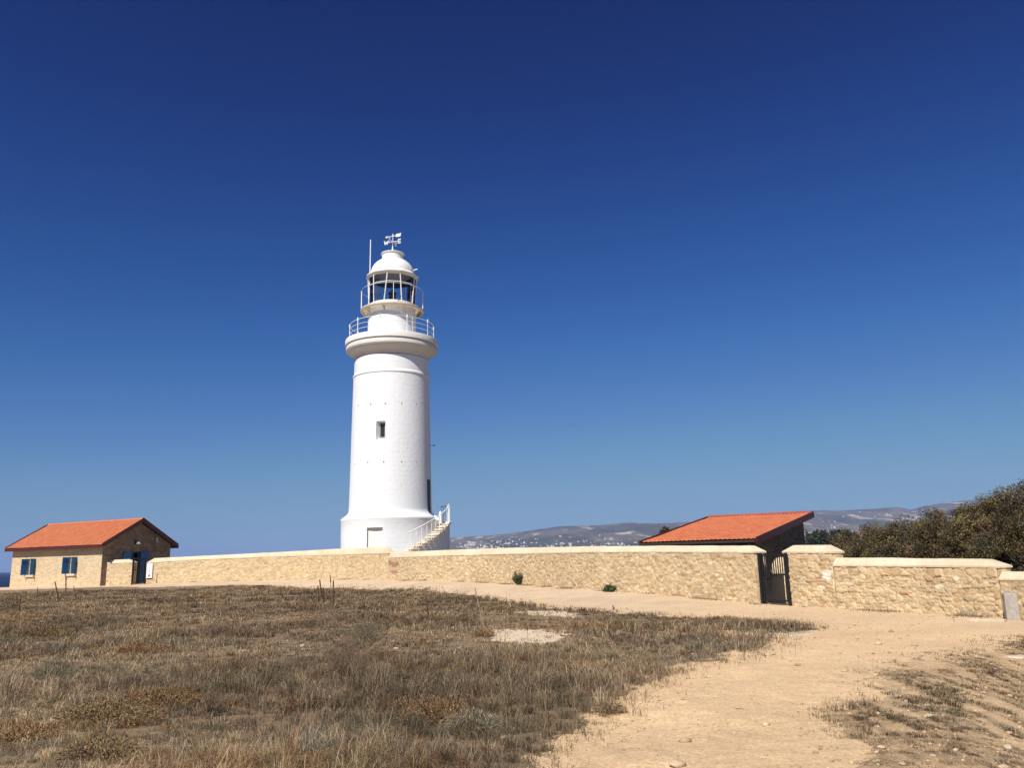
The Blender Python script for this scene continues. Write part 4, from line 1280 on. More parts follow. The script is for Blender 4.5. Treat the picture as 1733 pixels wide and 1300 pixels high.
        for q in np.linspace(.0, w, 5)[1:-1]: c.box((q - .006, -.05, z0 + .01), (q + .006, -.045, z1 - .01), Mh)
        c.build('batten', M['blue_paint'], lf)
        return lf
    for (a0, a1, z0, z1) in wins:
        wo = MB()
        for (p, q, r_, s_) in ((a0, a0 + .06, z0, z1), (a1 - .06, a1, z0, z1), (a0 + .06, a1 - .06, z0, z0 + .06), (a0 + .06, a1 - .06, z1 - .06, z1), ((a0 + a1) / 2 - .03, (a0 + a1) / 2 + .03, z0 + .06, z1 - .06)):
            wo.box((p, .16, r_), (q, .22, s_), Mx)
        wob = wo.build('window', M['white_frame'], root)
        pn_ = MB(); pn_.box((a0 + .06, .18, z0 + .06), (a1 - .06, .20, z1 - .06), Mx); pn_.build('pane', M['window_glass'], wob)
        gb = MB()
        for q in np.linspace(a0, a1, 6)[1:-1]: gb.tube([Mx @ Vector((q, .08, z0)), Mx @ Vector((q, .08, z1))], .014, 6)
        gb.build('window_bars', M['white_frame'], wob)
        si = MB(); si.box((a0 - .12, -.14, z0 - .17), (a1 + .12, .15, z0), Mx); si.build('sill', M['coping'], wob, bevel=.02)
        w2 = (a1 - a0) / 2
        # left leaf (hinge at a1, which is the viewer's left) stands out square; the right leaf is swung a little further
        shutter(a1, -.0, w2, z0, z1, R_(-84), wob)
        shutter(a0, -.0, w2, z0, z1, R_(-103), wob)
    # door on the gable: frame, two blue leaves folded back
    df = MB(); df.box((.18, d0, -.1), (.24, d0 + .07, dz1), Mx); df.box((.18, d1 - .07, -.1), (.24, d1, dz1), Mx); df.box((.18, d0 + .07, dz1 - .07), (.24, d1 - .07, dz1), Mx)
    dfo = df.build('door', M['blue_paint'], root)
    dk = MB(); dk.box((.3, d0 + .01, -.1), (.34, d0 + (d1 - d0) * .55, dz1 - .02), Mx); dk.build('inner_panel', M['dark_timber'], dfo)
    wl = (d1 - d0) * .86
    for (q0, q1, dd) in ((d0 - wl, d0, 0), (d1, d1 + wl, 0)):
        b_ = MB(); b_.box((-.09, q0, -.05), (-.04, q1, dz1), Mx); lf = b_.build('door_leaf', M['blue_paint'], dfo, bevel=.008)
        c = MB()
        for zz in (.2, dz1 / 2, dz1 - .25): c.box((-.12, q0 + .04, zz), (-.09, q1 - .04, zz + .12), Mx)
        c.build('batten', M['blue_paint'], lf)
    # wall lamp and white box light over the door
    a, z = B.side(228.8, 919); lm = MB()
    Ml = Mx @ Matrix.Translation((-.0, a, z))
    lm.box((-.05, -.06, -.15), (0, .06, .2), Ml); lm.tube([Ml @ Vector((-.03, 0, .1)), Ml @ Vector((-.3, 0, .22)), Ml @ Vector((-.42, 0, .05))], .02, 6)
    lmo = lm.build('wall_lamp', M['black_iron'], root)
    sh_ = MB(); sh_.tube([Ml @ Vector((-.42, 0, .06)), Ml @ Vector((-.42, 0, -.1))], .05, 12, .22); sh_.build('lamp_shade', M['galv'], lmo, smooth=True)
    a, z = B.side(264.5, 914); bx = MB(); bx.box((-.12, a - .09, z - .22), (0, a + .09, z + .22), Mx); bx.box((-.2, a - .12, z - .42), (-.02, a - .02, z - .32), Mx); bx.build('alarm_box', M['galv'], root, bevel=.02)
left_house()

def right_house():
    ang = R_(38)
    # front right eave corner
    E = at_y(1278.5, 913.2, 36.5)
    u = Vector((-cos(ang), sin(ang), 0)); v = Vector((sin(ang), cos(ang), 0))
    LU = solve_len(E, u, 1082.5); LV = solve_len(E, v, 1379)
    P = lambda a, b_: Vector((E.x, E.y, 0)) + u * a + v * b_
    def Z(p, py): return z_over((p.x, p.y), py)
    c = [P(0, 0), P(LU, 0), P(LU, LV), P(0, LV)]
    zs = [Z(c[0], 912.2), Z(c[1], 918.2), Z(c[2], 875), Z(c[3], 868.4)]
    zf = (zs[0] * .6 + zs[1] * .4); zb2 = (zs[2] * .4 + zs[3] * .6)
    zc = [zs[0], zs[0] * .4 + zs[1] * .6, zs[3] * .4 + zs[2] * .6, zs[3]]
    g0 = .1
    root = empty('stone_shed', (E.x, E.y, g0))
    O = Vector((E.x, E.y, g0))
    tag(root, 'low stone shed with single orange tiled slope behind the wall by the black gate', 'shed')
    cc = [p + Vector((0, 0, z)) - O for p, z in zip(c, zc)]
    roof = empty('roof', (0, 0, 0)); roof.parent = root
    roof_panel([cc[1], cc[0], cc[3], cc[2]], 'tiles', M['shed_tiles'], roof)
    fm = MB()
    dz = Vector((0, 0, .07))
    fd = MB(); beam(fd, cc[0] - v * .03 - dz * .5, cc[1] - v * .03 - dz * .5, .06, .11); fd.build('front_fascia', M['dark_timber'], roof)
    for i, j, s_, hh in ( (1, 2, u, .26), (2, 3, v, .16), (3, 0, -u, .30)):
        beam(fm, cc[i] + s_ * .03 + (dz if hh > .2 else -dz * .5), cc[j] + s_ * .03 + (dz if hh > .2 else -dz * .5) + (dz * 1.2 if hh <.2 and i == 2 else Vector()), .06, hh)
    fm.build('fascia', M['maroon'], roof)
    tp_ = MB(); beam(tp_, cc[2] + Vector((0, 0, .1)), cc[3] + Vector((0, 0, .1)), .2, .1); tp_.build('capping', simple('capping_clay', (.36, .09, .06), .7, .15, 4), roof)
    # soffit board
    sf = MB(); dn = Vector((0, 0, .16)); d2 = Vector((0, 0, .2))
    sf.add([p - dn for p in cc] + [p - d2 for p in cc], [(0, 1, 2, 3), (7, 6, 5, 4), (0, 4, 5, 1), (1, 5, 6, 2), (2, 6, 7, 3), (3, 7, 4, 0)]); sf.build('soffit', M['dark_timber'], roof)
    # rafters
    for k in range(9):
        rf = MB(); f_ = (k + .5) / 9
        beam(rf, cc[0].lerp(cc[1], f_) - d2 + (v * .02), cc[3].lerp(cc[2], f_) - d2 - v * .02, .10, .14)
        rf.build('rafter', M['dark_timber'], roof)
    # walls
    ovs = .55
    def slope_z(a, b_):
        p = cc[0].lerp(cc[1], a / LU); q = cc[3].lerp(cc[2], a / LU); return p.lerp(q, b_ / LV).z - .36
    T = .4
    wl = MB()
    fi, bi, li, ri = ovs, LV - .35, LU - .3, .40
    def wall_quad(a0, b0, a1, b1):
        # thick wall between two plan corners, top following the roof
        pa = [(a0, b0), (a1, b0), (a1, b1), (a0, b1)]
        bot = [P(a, b_) - Vector((O.x, O.y, 0)) + Vector((0, 0, -.6)) for a, b_ in pa]
        top = [Vector((q.x, q.y, slope_z(a, b_))) for q, (a, b_) in zip(bot, pa)]
        wl.add(bot + top, [(3, 2, 1, 0), (4, 5, 6, 7), (0, 1, 5, 4), (1, 2, 6, 5), (2, 3, 7, 6), (3, 0, 4, 7)])
    wall_quad(ri, fi, ri + T, bi); wall_quad(ri + T, bi - T, li, bi); wall_quad(li - T, fi, li, bi - T)
    wall_quad(ri + T, fi, li - T, fi + T)
    wl.build('walls', M['shaded_stone'], root)
right_house()

# stone block seen through the gate
def gate_block():
    p = at_y(1325, 985, 32.0); z0 = gz1(p.x, p.y)
    b_ = MB(); prof_ = [(.28, -.2), (.30, .3), (.30, .9), (.28, 1.2), (.22, 1.42), (.12, 1.56), (.03, 1.6)]
    b_.lathe([(r * 1.35, z * (z_over(p, 943) - z0) / 1.6) for r, z in prof_], 26, (0, 0))
    rr_ = random.Random(4)
    b_.v = [(x * (1 + rr_.uniform(-.04, .04)), y * (1 + rr_.uniform(-.04, .04)), z) for x, y, z in b_.v]
    o = b_.build('stone_pillar', M['house_stone'], None, smooth=True); o.location = (p.x, p.y, z0)
    tag(o, 'rounded pale stone pillar seen through the bars of the black gate', 'pillar')
gate_block()

# ------------------------------------------------------------------ gates
def iron_gate(pl_, pr_, top_y, mid_y, nb, label, dense=True, back=.12, zb=None, diag=False):
    A_ = at_z(*pl_); B_ = at_z(*pr_)
    d = (B_ - A_); d.z = 0; L = d.length; d.normalize(); nrm = Vector((-d.y, d.x, 0))
    O = A_ + nrm * back
    root = empty('iron_gate', O, atan2(d.y, d.x))
    H = z_over((O.x, O.y), top_y) - O.z
    Mi = z_over((O.x, O.y), mid_y) - O.z
    pw = .055 if dense else .04
    for x_ in (pw, L - pw):
        b_ = MB(); b_.box((x_ - pw, -pw, -.3), (x_ + pw, pw, H)); b_.build('gate_post', M['black_iron'], root, bevel=.006)
    b_ = MB()
    x0, x1 = 2 * pw + .02, L - 2 * pw - .02
    fr_ = .028
    b_.box((x0, -fr_, .10), (x0 + 2 * fr_, fr_, H - .03)); b_.box((x1 - 2 * fr_, -fr_, .10), (x1, fr_, H - .03))
    for zz in (.10, Mi, H - .09): b_.box((x0 + 2 * fr_, -fr_, zz), (x1 - 2 * fr_, fr_, zz + .055))
    fo = b_.build('gate_frame', M['black_iron'], root, bevel=.004)
    xs = np.linspace(x0 + 2 * fr_, x1 - 2 * fr_, nb + 2)[1:-1]
    for x_ in xs:
        c = MB(); c.tube([(x_, 0, .05), (x_, 0, H - .05)], .018, 6); c.build('bar', M['black_iron'], fo)
    if dense:
        for x_ in (xs[:-1] + xs[1:]) / 2:
            c = MB(); c.tube([(x_, 0, .05), (x_, 0, Mi)], .015, 6); c.build('bar', M['black_iron'], fo)
        c = MB(); c.box((x0 + .15, -.05, Mi - .09), (x0 + .40, .03, Mi + .10)); c.build('lock_box', M['black_iron'], fo, bevel=.01)
        for zz in (.3, H - .35):
            c = MB(); c.tube([(x1, 0, zz), (x1 + .04, 0, zz + .1)], .03, 8); c.build('hinge', M['black_iron'], fo)
    if diag:
        c = MB(); c.tube([(x1 - 2 * fr_, 0, H - .1), (x0 + .35 * L, 0, H - .45)], .014, 6); c.build('brace', M['black_iron'], fo)
    tag(root, label, 'gate')
    return root
iron_gate((1285.2, 1022.9, .04), (1336, 1026.2, .03), 937, 974, 9, 'black iron bar gate between two stone wall ends near the orange shed roof')
iron_gate((224.3, 989.2, .42), (247.5, 988, .43), 944, 966, 6, 'dark iron bar gate in front of the blue house door', dense=False, back=.15, diag=True)

# sign beside the left gate
def sign():
    x, y, zb = WB[0], WB[1], WB[2]
    pxs = projn(np.stack([x, y, zb + 1], 1))[0]
    q = [Vector((float(np.interp(c, pxs, x)), float(np.interp(c, pxs, y)), 0)) for c in (249.5, 259.5)]
    d = q[1] - q[0]; W_ = d.length; d.normalize()
    nrm = Vector((d.y, -d.x, 0)); O = q[0] + nrm * .11
    zb_, zt_ = z_over((O.x, O.y), 979), z_over((O.x, O.y), 954)
    o = MB(); H = zt_ - zb_
    o.box((0, -.02, 0), (W_, .02, H)); s_ = o.build('sign', M['sign_white'], None, bevel=.004)
    s_.location = (O.x, O.y, zb_); s_.rotation_euler = (0, 0, atan2(d.y, d.x))
    tag(s_, 'white upright sign with small dark marks on the wall right of the left gate', 'sign')
    k = MB(); y = -.024
    def disc(cx, cz, r, n=14): k.add([(cx + r * cos(a), y, cz + r * sin(a)) for a in np.linspace(0, 2 * pi, n, endpoint=False)], [tuple(range(n))])
    disc(W_ * .52, H * .26, W_ * .07)
    k.add([(W_ * .38, y, H * .10), (W_ * .66, y, H * .10), (W_ * .60, y, H * .22), (W_ * .44, y, H * .22)], [(0, 1, 2, 3)])
    k.build('pictogram', M['sign_ink'], s_)
    k = MB()
    k.add([(W_ * .46, y, H * .44), (W_ * .58, y, H * .44), (W_ * .62, y, H * .53), (W_ * .44, y, H * .52)], [(0, 1, 2, 3)])
    k.add([(W_ * .48, y, H * .64), (W_ * .60, y, H * .64), (W_ * .62, y, H * .70), (W_ * .46, y, H * .70)], [(0, 1, 2, 3)])
    k.build('small_marks', M['sign_grey'], s_)
sign()

# concrete post at the right edge
def post():
    p = at_z(1716.5, 1050, 0.0)
    W_ = 19.5 / F * p.y
    H = z_over((p.x, p.y), 1004.5) - 0
    b_ = MB(); b_.prism([(-W_ / 2, -W_ / 2), (W_ / 2, -W_ / 2), (W_ / 2, W_ / 2), (-W_ / 2, W_ / 2)], -.2, H)
    o = b_.build('concrete_post', M['concrete'], None, bevel=.02); o.location = (p.x, p.y + .05, gz1(p.x, p.y)); o.rotation_euler = (0, 0, R_(-20))
    tag(o, 'short grey concrete post standing in front of the wall at the right edge', 'post')
post()

# ------------------------------------------------------------------ growth
def blades(x, y, z, h, w, lean, az, col, n_seg=2, curl=None):
    """thin tapering bent blades; every argument an array"""
    n = len(x)
    side = az + pi / 2 + rng.uniform(-.8, .8, n)
    sx, sy = np.cos(side) * w * .5, np.sin(side) * w * .5
    dx, dy = np.cos(az), np.sin(az)
    lm = lean * .35; 
    mx = x + dx * h * lm * .6; my = y + dy * h * lm * .6; mz = z + h * .55 * np.sqrt(np.clip(1 - lm ** 2 * .5, .1, 1))
    tx = x + dx * h * lean; ty = y + dy * h * lean; tz = z + h * np.sqrt(np.clip(1 - lean ** 2 * .8, .08, 1))
    V = np.stack([np.stack([x - sx, y - sy, z], 1), np.stack([x + sx, y + sy, z], 1), np.stack([mx + sx * .8, my + sy * .8, mz], 1), np.stack([mx - sx * .8, my - sy * .8, mz], 1), np.stack([tx, ty, tz], 1)], 1).reshape(-1, 3)
    i = np.arange(n) * 5
    Fq = np.concatenate([np.stack([i, i + 1, i + 2], 1), np.stack([i, i + 2, i + 3], 1), np.stack([i + 3, i + 2, i + 4], 1)])
    return V, Fq, np.repeat(col, 5, 0)
C_GREY = np.array([.30, .22, .14]); C_STRAW = np.array([.46, .345, .205]); C_BROWN = np.array([.19, .13, .08]); C_RUST = np.array([.30, .15, .06]); C_OLIVE = np.array([.20, .17, .085]); C_SAGE = np.array([.17, .175, .12]); C_GOLD = np.array([.36, .23, .085])
def patch_col(x, y):
    n = len(x)
    a = fbm(x * .45, y * .45, 401); b_ = fbm(x * .8, y * .8, 411); c = fbm(x * .6, y * .6, 421)
    col = np.tile(C_GREY, (n, 1))
    r = rng.random(n)[:, None]
    col = np.where(r < .30, C_STRAW, col); col = np.where(r > .74, C_BROWN, col)
    k = (sstep(.58, .70, a) * .5)[:, None]; col = np.where(rng.random((n, 1)) < k, np.where(rng.random((n, 1)) < .5, C_RUST, C_GOLD), col)
    k = (sstep(.56, .66, b_) * .45)[:, None]; col = np.where(rng.random((n, 1)) < k, C_OLIVE, col)
    k = (sstep(.62, .70, c) * .35)[:, None]; col = np.where(rng.random((n, 1)) < k, C_SAGE, col)
    return col * rng.uniform(.7, 1.3, (n, 1))
def sow(ymin, ymax, per_m2, h0, w0, cell=.2):
    """tufts: every blade springs near a tuft's centre and leans away from it; tufts differ in height, tone and kind"""
    area = (ymax ** 2 - ymin ** 2) * .72
    n = int(area * per_m2)
    y = np.sqrt(rng.uniform(ymin ** 2, ymax ** 2, n)); x = y * rng.uniform(-.74, .72, n)
    ix = np.floor(x / cell).astype(np.int64); iy = np.floor(y / cell).astype(np.int64)
    cx = (ix + .15 + .7 * _h(ix, iy, 901)) * cell; cy = (iy + .15 + .7 * _h(ix, iy, 902)) * cell
    th = _h(ix, iy, 903); tt = _h(ix, iy, 904); tk = _h(ix, iy, 905)
    loose = rng.random(n) < .35
    bx = np.where(loose, x, cx + (x - cx) * .55 ); by = np.where(loose, y, cy + (y - cy) * .55)
    cov, fld, scr, br = cover(bx, by, .2)
    keep = (rng.random(n) < cov * np.where(th < .16, .3, 1.0))
    ag = lambda a: a[keep]
    bx, by, cx, cy, th, tt, tk, loose, scr, cov = map(ag, (bx, by, cx, cy, th, tt, tk, loose, scr, cov))
    n = len(bx)
    hn = fbm(bx * .45, by * .45, 431)
    h = h0 * (.25 + 2.2 * hn ** 2) * (.4 + 1.1 * th) * rng.uniform(.5, 1.25, n)
    h = np.where(cov < .5, h * .5, h); h = np.where(scr, h * .36, h)
    dx, dy = bx - cx, by - cy; rr = np.hypot(dx, dy) / cell
    az = np.arctan2(dy, dx) + rng.normal(0, .9, n); az = np.where(loose | (rng.random(n) < .25), rng.uniform(0, 2 * pi, n), az)
    lean = np.clip(.25 + rr * 1.4 + rng.gamma(2.0, .22, n), .1, 1.6)
    long_ = rng.random(n) < .02
    h = np.where(long_, h * 1.9, h)
    w = w0 * rng.uniform(.6, 1.4, n) * np.where(long_, .75, 1); lean = np.where(long_, rng.uniform(1.0, 1.9, n), lean)
    col = patch_col(bx, by)
    # tufts of one kind
    col = np.where((tk < .10)[:, None] & (rng.random((n, 1)) < .7), C_STRAW * 1.1, col); col = np.where((tk > .975)[:, None] & (rng.random((n, 1)) < .7), C_RUST, col)
    col = np.where(((tk > .86) & (tk < .93))[:, None] & (rng.random((n, 1)) < .6), C_OLIVE, col)
    col = np.where(long_[:, None], np.array([.50, .40, .26]), col)
    big = (tk > .40) & (tk < .455) & (by < 15)
    h = np.where(big, h * 1.6, h); w = np.where(big, w * .8, w); lean = np.where(big, lean * .55, lean)
    patch = .70 + .42 * sstep(.34, .66, fbm(bx * .42, by * .30, 471))
    col = col * ((.65 + .6 * tt) * patch)[:, None]
    col = np.where(scr[:, None], col * .82, col)
    far_ = sstep(13, 27, by)                     # the far half of the field is lower, browner growth
    col = col * (1 - far_[:, None] * np.array([.10, .14, .18])); h = h * (1 - .15 * far_)
    return blades(bx, by, gz(bx, by) - .01, h, w, lean, az, col)
def join(parts):
    V, Fc, Cc = [], [], []; o = 0
    for v, f, c in parts: V.append(v); Fc.append(f + o); Cc.append(c); o += len(v)
    return np.concatenate(V), np.concatenate(Fc), np.concatenate(Cc)
parts = [sow(4.5, 9, 4200, .15, .0036, .17), sow(9, 15, 2300, .16, .005, .2), sow(15, 25, 950, .17, .0085, .26), sow(25, 38, 400, .18, .015, .36), sow(38, 60, 170, .19, .027, .55)]
V, Fc, Cc = join(parts)
print('grass faces', len(Fc))
o = bpy.data.objects.new('dry_grass', np_mesh('dry_grass', V, Fc, M['dry'], Cc)); link(o)
tag(o, 'matted dry brown grass covering the field in front of the wall', 'grass', kind='stuff')
# fringe of dead weeds along the foot of the wall
def fringe():
    pts = np.array([(p.x, p.y, p.z) for p in foot_pts]); d = np.r_[0, np.cumsum(np.hypot(*np.diff(pts[:, :2], axis=0).T))]
    n = 26000; s_ = rng.uniform(0, d[-1], n)
    keep = rng.random(n) < sstep(.46, .72, fbm(s_ * 1.3, s_ * 0, 501)) * .8; s_ = s_[keep]; n = len(s_)
    x = np.interp(s_, d, pts[:, 0]); y = np.interp(s_, d, pts[:, 1])
    off_ = np.abs(rng.normal(0, .26, n)) + .03
    tx = np.interp(s_ + .1, d, pts[:, 0]) - x; ty = np.interp(s_ + .1, d, pts[:, 1]) - y; l = np.hypot(tx, ty) + 1e-9
    x = x + ty / l * off_; y = y - tx / l * off_
    col = np.where(rng.random((n, 1)) < .4, C_BROWN * 1.3, C_GREY) * rng.uniform(.7, 1.3, (n, 1))
    gatem = ~((x > at_z(1285, 1023, .04).x - .1) & (x < at_z(1336, 1026, .03).x + .1))
    V, Fc, Cc = blades(x[gatem], y[gatem], gz(x, y)[gatem] - .01, rng.uniform(.03, .11, n)[gatem], np.full(n, .014)[gatem], rng.uniform(.2, 1.1, n)[gatem], rng.uniform(0, 6.28, n)[gatem], col[gatem])
    o = bpy.data.objects.new('weed_fringe', np_mesh('weed_fringe', V, Fc, M['dry'], Cc)); link(o)
    tag(o, 'thin line of dead weeds along the foot of the wall', 'weeds', kind='stuff')
fringe()

# loose grit and pebbles
def rock_mesh(seed, n=2, flat=.55):
    bm = bmesh.new(); bmesh.ops.create_icosphere(bm, subdivisions=n, radius=1)
    r = random.Random(seed); k = [(Vector((r.gauss(0, 1), r.gauss(0, 1), r.gauss(0, 1))).normalized(), r.uniform(.55, .85)) for _ in range(9)]
    for v in bm.verts:
        for nn, dd in k:
            q = v.co.dot(nn)
            if q > dd: v.co -= nn * (q - dd)
        v.co.z *= flat
    me = bpy.data.meshes.new('rock'); bm.to_mesh(me); bm.free(); return me
m_rock = simple('pale_limestone', (.56, .42, .27), .9, .3, 14, 0, .5, .01)
def gravel():
    base = []
    for s_ in range(5):
        me = rock_mesh(s_, 1); v = np.array([tuple(p.co) for p in me.vertices]); f = np.array([tuple(p.vertices) for p in me.polygons]); base.append((v, f)); bpy.data.meshes.remove(me)
    n = 34000
    y = np.sqrt(rng.uniform(5.5 ** 2, 24 ** 2, n)); x = y * rng.uniform(-.3, .72, n)
    cov, fld, scr, br = cover(x, y)
    # grit gathers along the field edge and thins on the trodden middle
    P = np.stack([x, y, x * 0], 1); px, py = projn(P)
    e1 = cover(x - .55, y + .25)[1] & ~fld
    dens = np.where(fld, .10, np.where(e1, 1.0, np.where(scr, .8, .34 * sstep(.4, .6, fbm(x * .8, y * .8, 601)) + .08)))
    k = rng.random(n) < dens; x = x[k]; y = y[k]; n = len(x); z = gz(x, y)
    sz = .0075 * np.exp(rng.normal(0, .6, n)) * (1 + y * .015)
    V, Fc, Cc = [], [], []; o_ = 0
    for b_ in range(5):
        idx = np.where(np.arange(n) % 5 == b_)[0]; v, f = base[b_]
        a = rng.uniform(0, 6.28, len(idx)); s_ = sz[idx]; st = rng.uniform(.7, 1.5, len(idx))
        vx = v[None, :, 0] * (s_ * st)[:, None]; vy = v[None, :, 1] * s_[:, None]
        X = vx * np.cos(a)[:, None] - vy * np.sin(a)[:, None] + x[idx][:, None]; Y = vx * np.sin(a)[:, None] + vy * np.cos(a)[:, None] + y[idx][:, None]
        Z = v[None, :, 2] * s_[:, None] + z[idx][:, None] + s_[:, None] * .2
        V.append(np.stack([X, Y, Z], 2).reshape(-1, 3))
        Fc.append((f[None] + (np.arange(len(idx)) * len(v))[:, None, None]).reshape(-1, 3) + o_); o_ += len(idx) * len(v)
        c = np.where(rng.random((len(idx), 1)) < .2, np.array([.38, .28, .18]), np.array([.58, .44, .29])) * rng.uniform(.75, 1.15, (len(idx), 1))
        Cc.append(np.repeat(c, len(v), 0))
    o = bpy.data.objects.new('gravel', np_mesh('gravel', np.concatenate(V), np.concatenate(Fc), M['rubble'], np.concatenate(Cc))); link(o)
    tag(o, 'loose grit and pebbles scattered over the dirt track', 'gravel', kind='stuff')
gravel()
RK = [rock_mesh(40 + k, 3, .5) for k in range(4)]
for me in RK: me.materials.append(m_rock); me.shade_smooth(); me.set_sharp_from_angle(angle=R_(24))
ROCKS = [(1300, 1110, .20, 'broad flat pale stone half buried at the field edge of the track'), (1111, 1196, .07, 'pale pebble on the track near the grass edge'), (1062, 1165, .06, 'pale stone at the corner of the dry grass'),
         (1193, 1225, .05, 'small stone alone in the middle of the track'), (1162, 1228, .045, None), (1175, 1228, .045, None), (1243, 1236, .05, None), (1270, 1237, .045, None), (1250, 1192, .10, None), (1145, 1292, .16, 'large flat stone sunk in the track at the bottom edge of the photo'),
         (1625, 1165, .11, 'largest pale stone on the scrubby bank at the right'), (1640, 1173, .07, None), (1593, 1150, .07, None), (1572, 1211, .12, 'brown edged flat stone low on the scrubby bank'), (1484, 1228, .06, None), (1579, 1276, .08, 'long pale stone on the bank near the bottom edge'),
         (1527, 1288, .07, None), (1648, 1293, .08, None), (1705, 1155, .08, None), (1702, 1243, .10, None), (1694, 1280, .08, None), (1600, 1197, .05, None), (1625, 1195, .05, None), (1715, 1219, .06, None), (1548, 1236, .05, None), (1388, 1048, .08, None), (1245, 1103, .07, None), (1175, 1110, .09, None), (1724, 1205, .05, None), (1236, 1055, .05, None), (858, 1188, .06, 'lone stone in the dry grass left of the track'), (1017, 1147, .06, None)]
for k, (px, py, s_, lb) in enumerate(ROCKS):
    p = at_z(px, py, .02); z = gz1(p.x, p.y)
    o = bpy.data.objects.new('rock', RK[k % 4]); link(o)
    o.location = (p.x, p.y, z + s_ * .06); o.rotation_euler = (rnd.uniform(-.15, .15), rnd.uniform(-.15, .15), rnd.uniform(0, 6.28)); o.scale = (s_ * rnd.uniform(.45, .75), s_ * rnd.uniform(.3, .5), s_ * rnd.uniform(.35, .6))
    if lb: tag(o, lb, 'rock', 'loose stones on and beside the track')
    elif px > 1440: tag(o, 'small pale stone among the dry scrub of the right bank', 'rock', 'small stones on the right bank')
    else: tag(o, 'small pale stone lying on the dirt track', 'rock', 'small stones on the track')

# individual plants ------------------------------------------------
m_stalk = simple('dead_stalk', (.19, .13, .085), .9, .3, 20, 0, .3, .003)
m_head = simple('dead_seed_head', (.115, .075, .045), .95, .35, 40, 0, .6, .01)
def stalk(px_base, py_base, top, label, head=.38, lean=None, branches=0, thick=.006, grp=None, kind='mullein_stalk', pale=False):
    """dead flower stalk; top = photo position of its tip"""
    b0 = at_z(px_base, py_base, .02); z = gz1(b0.x, b0.y); b0.z = z - .03
    tp_ = at_y(top[0], top[1], b0.y)
    loc = Vector(b0); root = empty('dead_stalk', loc)
    r_ = random.Random(int(px_base * 7))
    def cur(p, q, n=9):
        mid = p.lerp(q, .5) + Vector((r_.uniform(-.04, .04), r_.uniform(-.04, .04), 0))
        return [(p * (1 - t_) ** 2 + mid * 2 * t_ * (1 - t_) + q * t_ * t_) for t_ in np.linspace(0, 1, n)]
    T = tp_ - loc
    pts = cur(Vector((0, 0, 0)), T)
    s_ = MB(); s_.tube(pts, thick, 6, thick * .6)
    s_.build('stem', M['dry_stem'] if pale else m_stalk, root)
    hd = MB()
    L = T.length; k0 = 1 - head
    nn = int(26 + 120 * head * L)
    for i in range(nn):
        f_ = k0 + head * (i / nn); j = f_ * (len(pts) - 1); a = pts[int(min(j, len(pts) - 2))].lerp(pts[int(min(j, len(pts) - 2)) + 1], j - int(min(j, len(pts) - 2)))
        an = r_.uniform(0, 6.28); rr = thick * (2.1 - 1.2 * (i / nn)); d = Vector((cos(an), sin(an), r_.uniform(.2, .9))).normalized()
        hd.tube([a, a + d * rr * 1.5], thick * 1.25, 5, thick * .35)
    hd.build('seed_head', M['dry_stem'] if pale else m_head, root)
    tag(root, label, 'plant', grp)
M['dry_stem'] = simple('straw_stem', (.36, .26, .15), .9, .25, 20, 0, .3, .003)
GS = 'dead flower stalks standing in the field'
stalk(32, 1057, (36, 1007), 'short thick dead stalk nearest the left edge of the field', .5, thick=.014, grp=GS)
stalk(60, 1052, (64, 994), 'thin dead stalk below the left window of the stone house', .3, thick=.008, grp=GS)
stalk(104, 1052, (93, 985), 'dead stalk leaning left below the stone house', .5, thick=.014, grp=GS)
stalk(112, 1064, (111, 972), 'tallest dead stalk below the right window of the stone house', .35, thick=.010, grp=GS)
stalk(135, 1052, (125, 993), 'bent dead stalk below the wall stub of the stone house', .35, thick=.010, grp=GS)
stalk(303, 1052, (298, 1016), 'faint dead stalk alone in the left half of the field', .3, thick=.008, grp=GS)
stalk(422, 1032, (417, 1000), 'small dead stalk between the left gate and the lighthouse', .5, thick=.010, grp=GS)
stalk(546, 1062, (538, 992), 'leftmost spike in the tall stalk group left of the lighthouse', .35, thick=.013, grp=GS)
stalk(550, 1064, (541, 982), 'tall spike second from left in the stalk group left of the lighthouse', .35, thick=.013, grp=GS)
stalk(552, 1063, (547, 995), 'shorter spike in the middle of the stalk group left of the lighthouse', .35, thick=.013, grp=GS)
stalk(563, 1060, (559, 973), 'slim tallest stalk of the group left of the lighthouse', .15, thick=.008, grp=GS)
stalk(566, 1062, (564, 983), 'rightmost spike of the tall stalk group left of the lighthouse', .5, thick=.014, grp=GS)
stalk(732, 1090, (722, 1013), 'dead spike with dark head right of the lighthouse column in the grass', .38, thick=.011, grp=GS)
stalk(822, 1068, (804, 996), 'pale leaning stalk just left of the bare white rock patch', .45, thick=.010, grp=GS, pale=True)
stalk(854, 1084, (857, 1012), 'thin upright stalk in front of the bare white rock patch', .15, thick=.006, grp=GS)
stalk(893, 1082, (891, 1058), 'short thin stalk on the lower edge of the white rock patch', .3, thick=.006, grp=GS)
stalk(1038, 1046, (1037, 1024), 'tiny stalk at the far edge of the field by the path', .3, thick=.008, grp=GS)

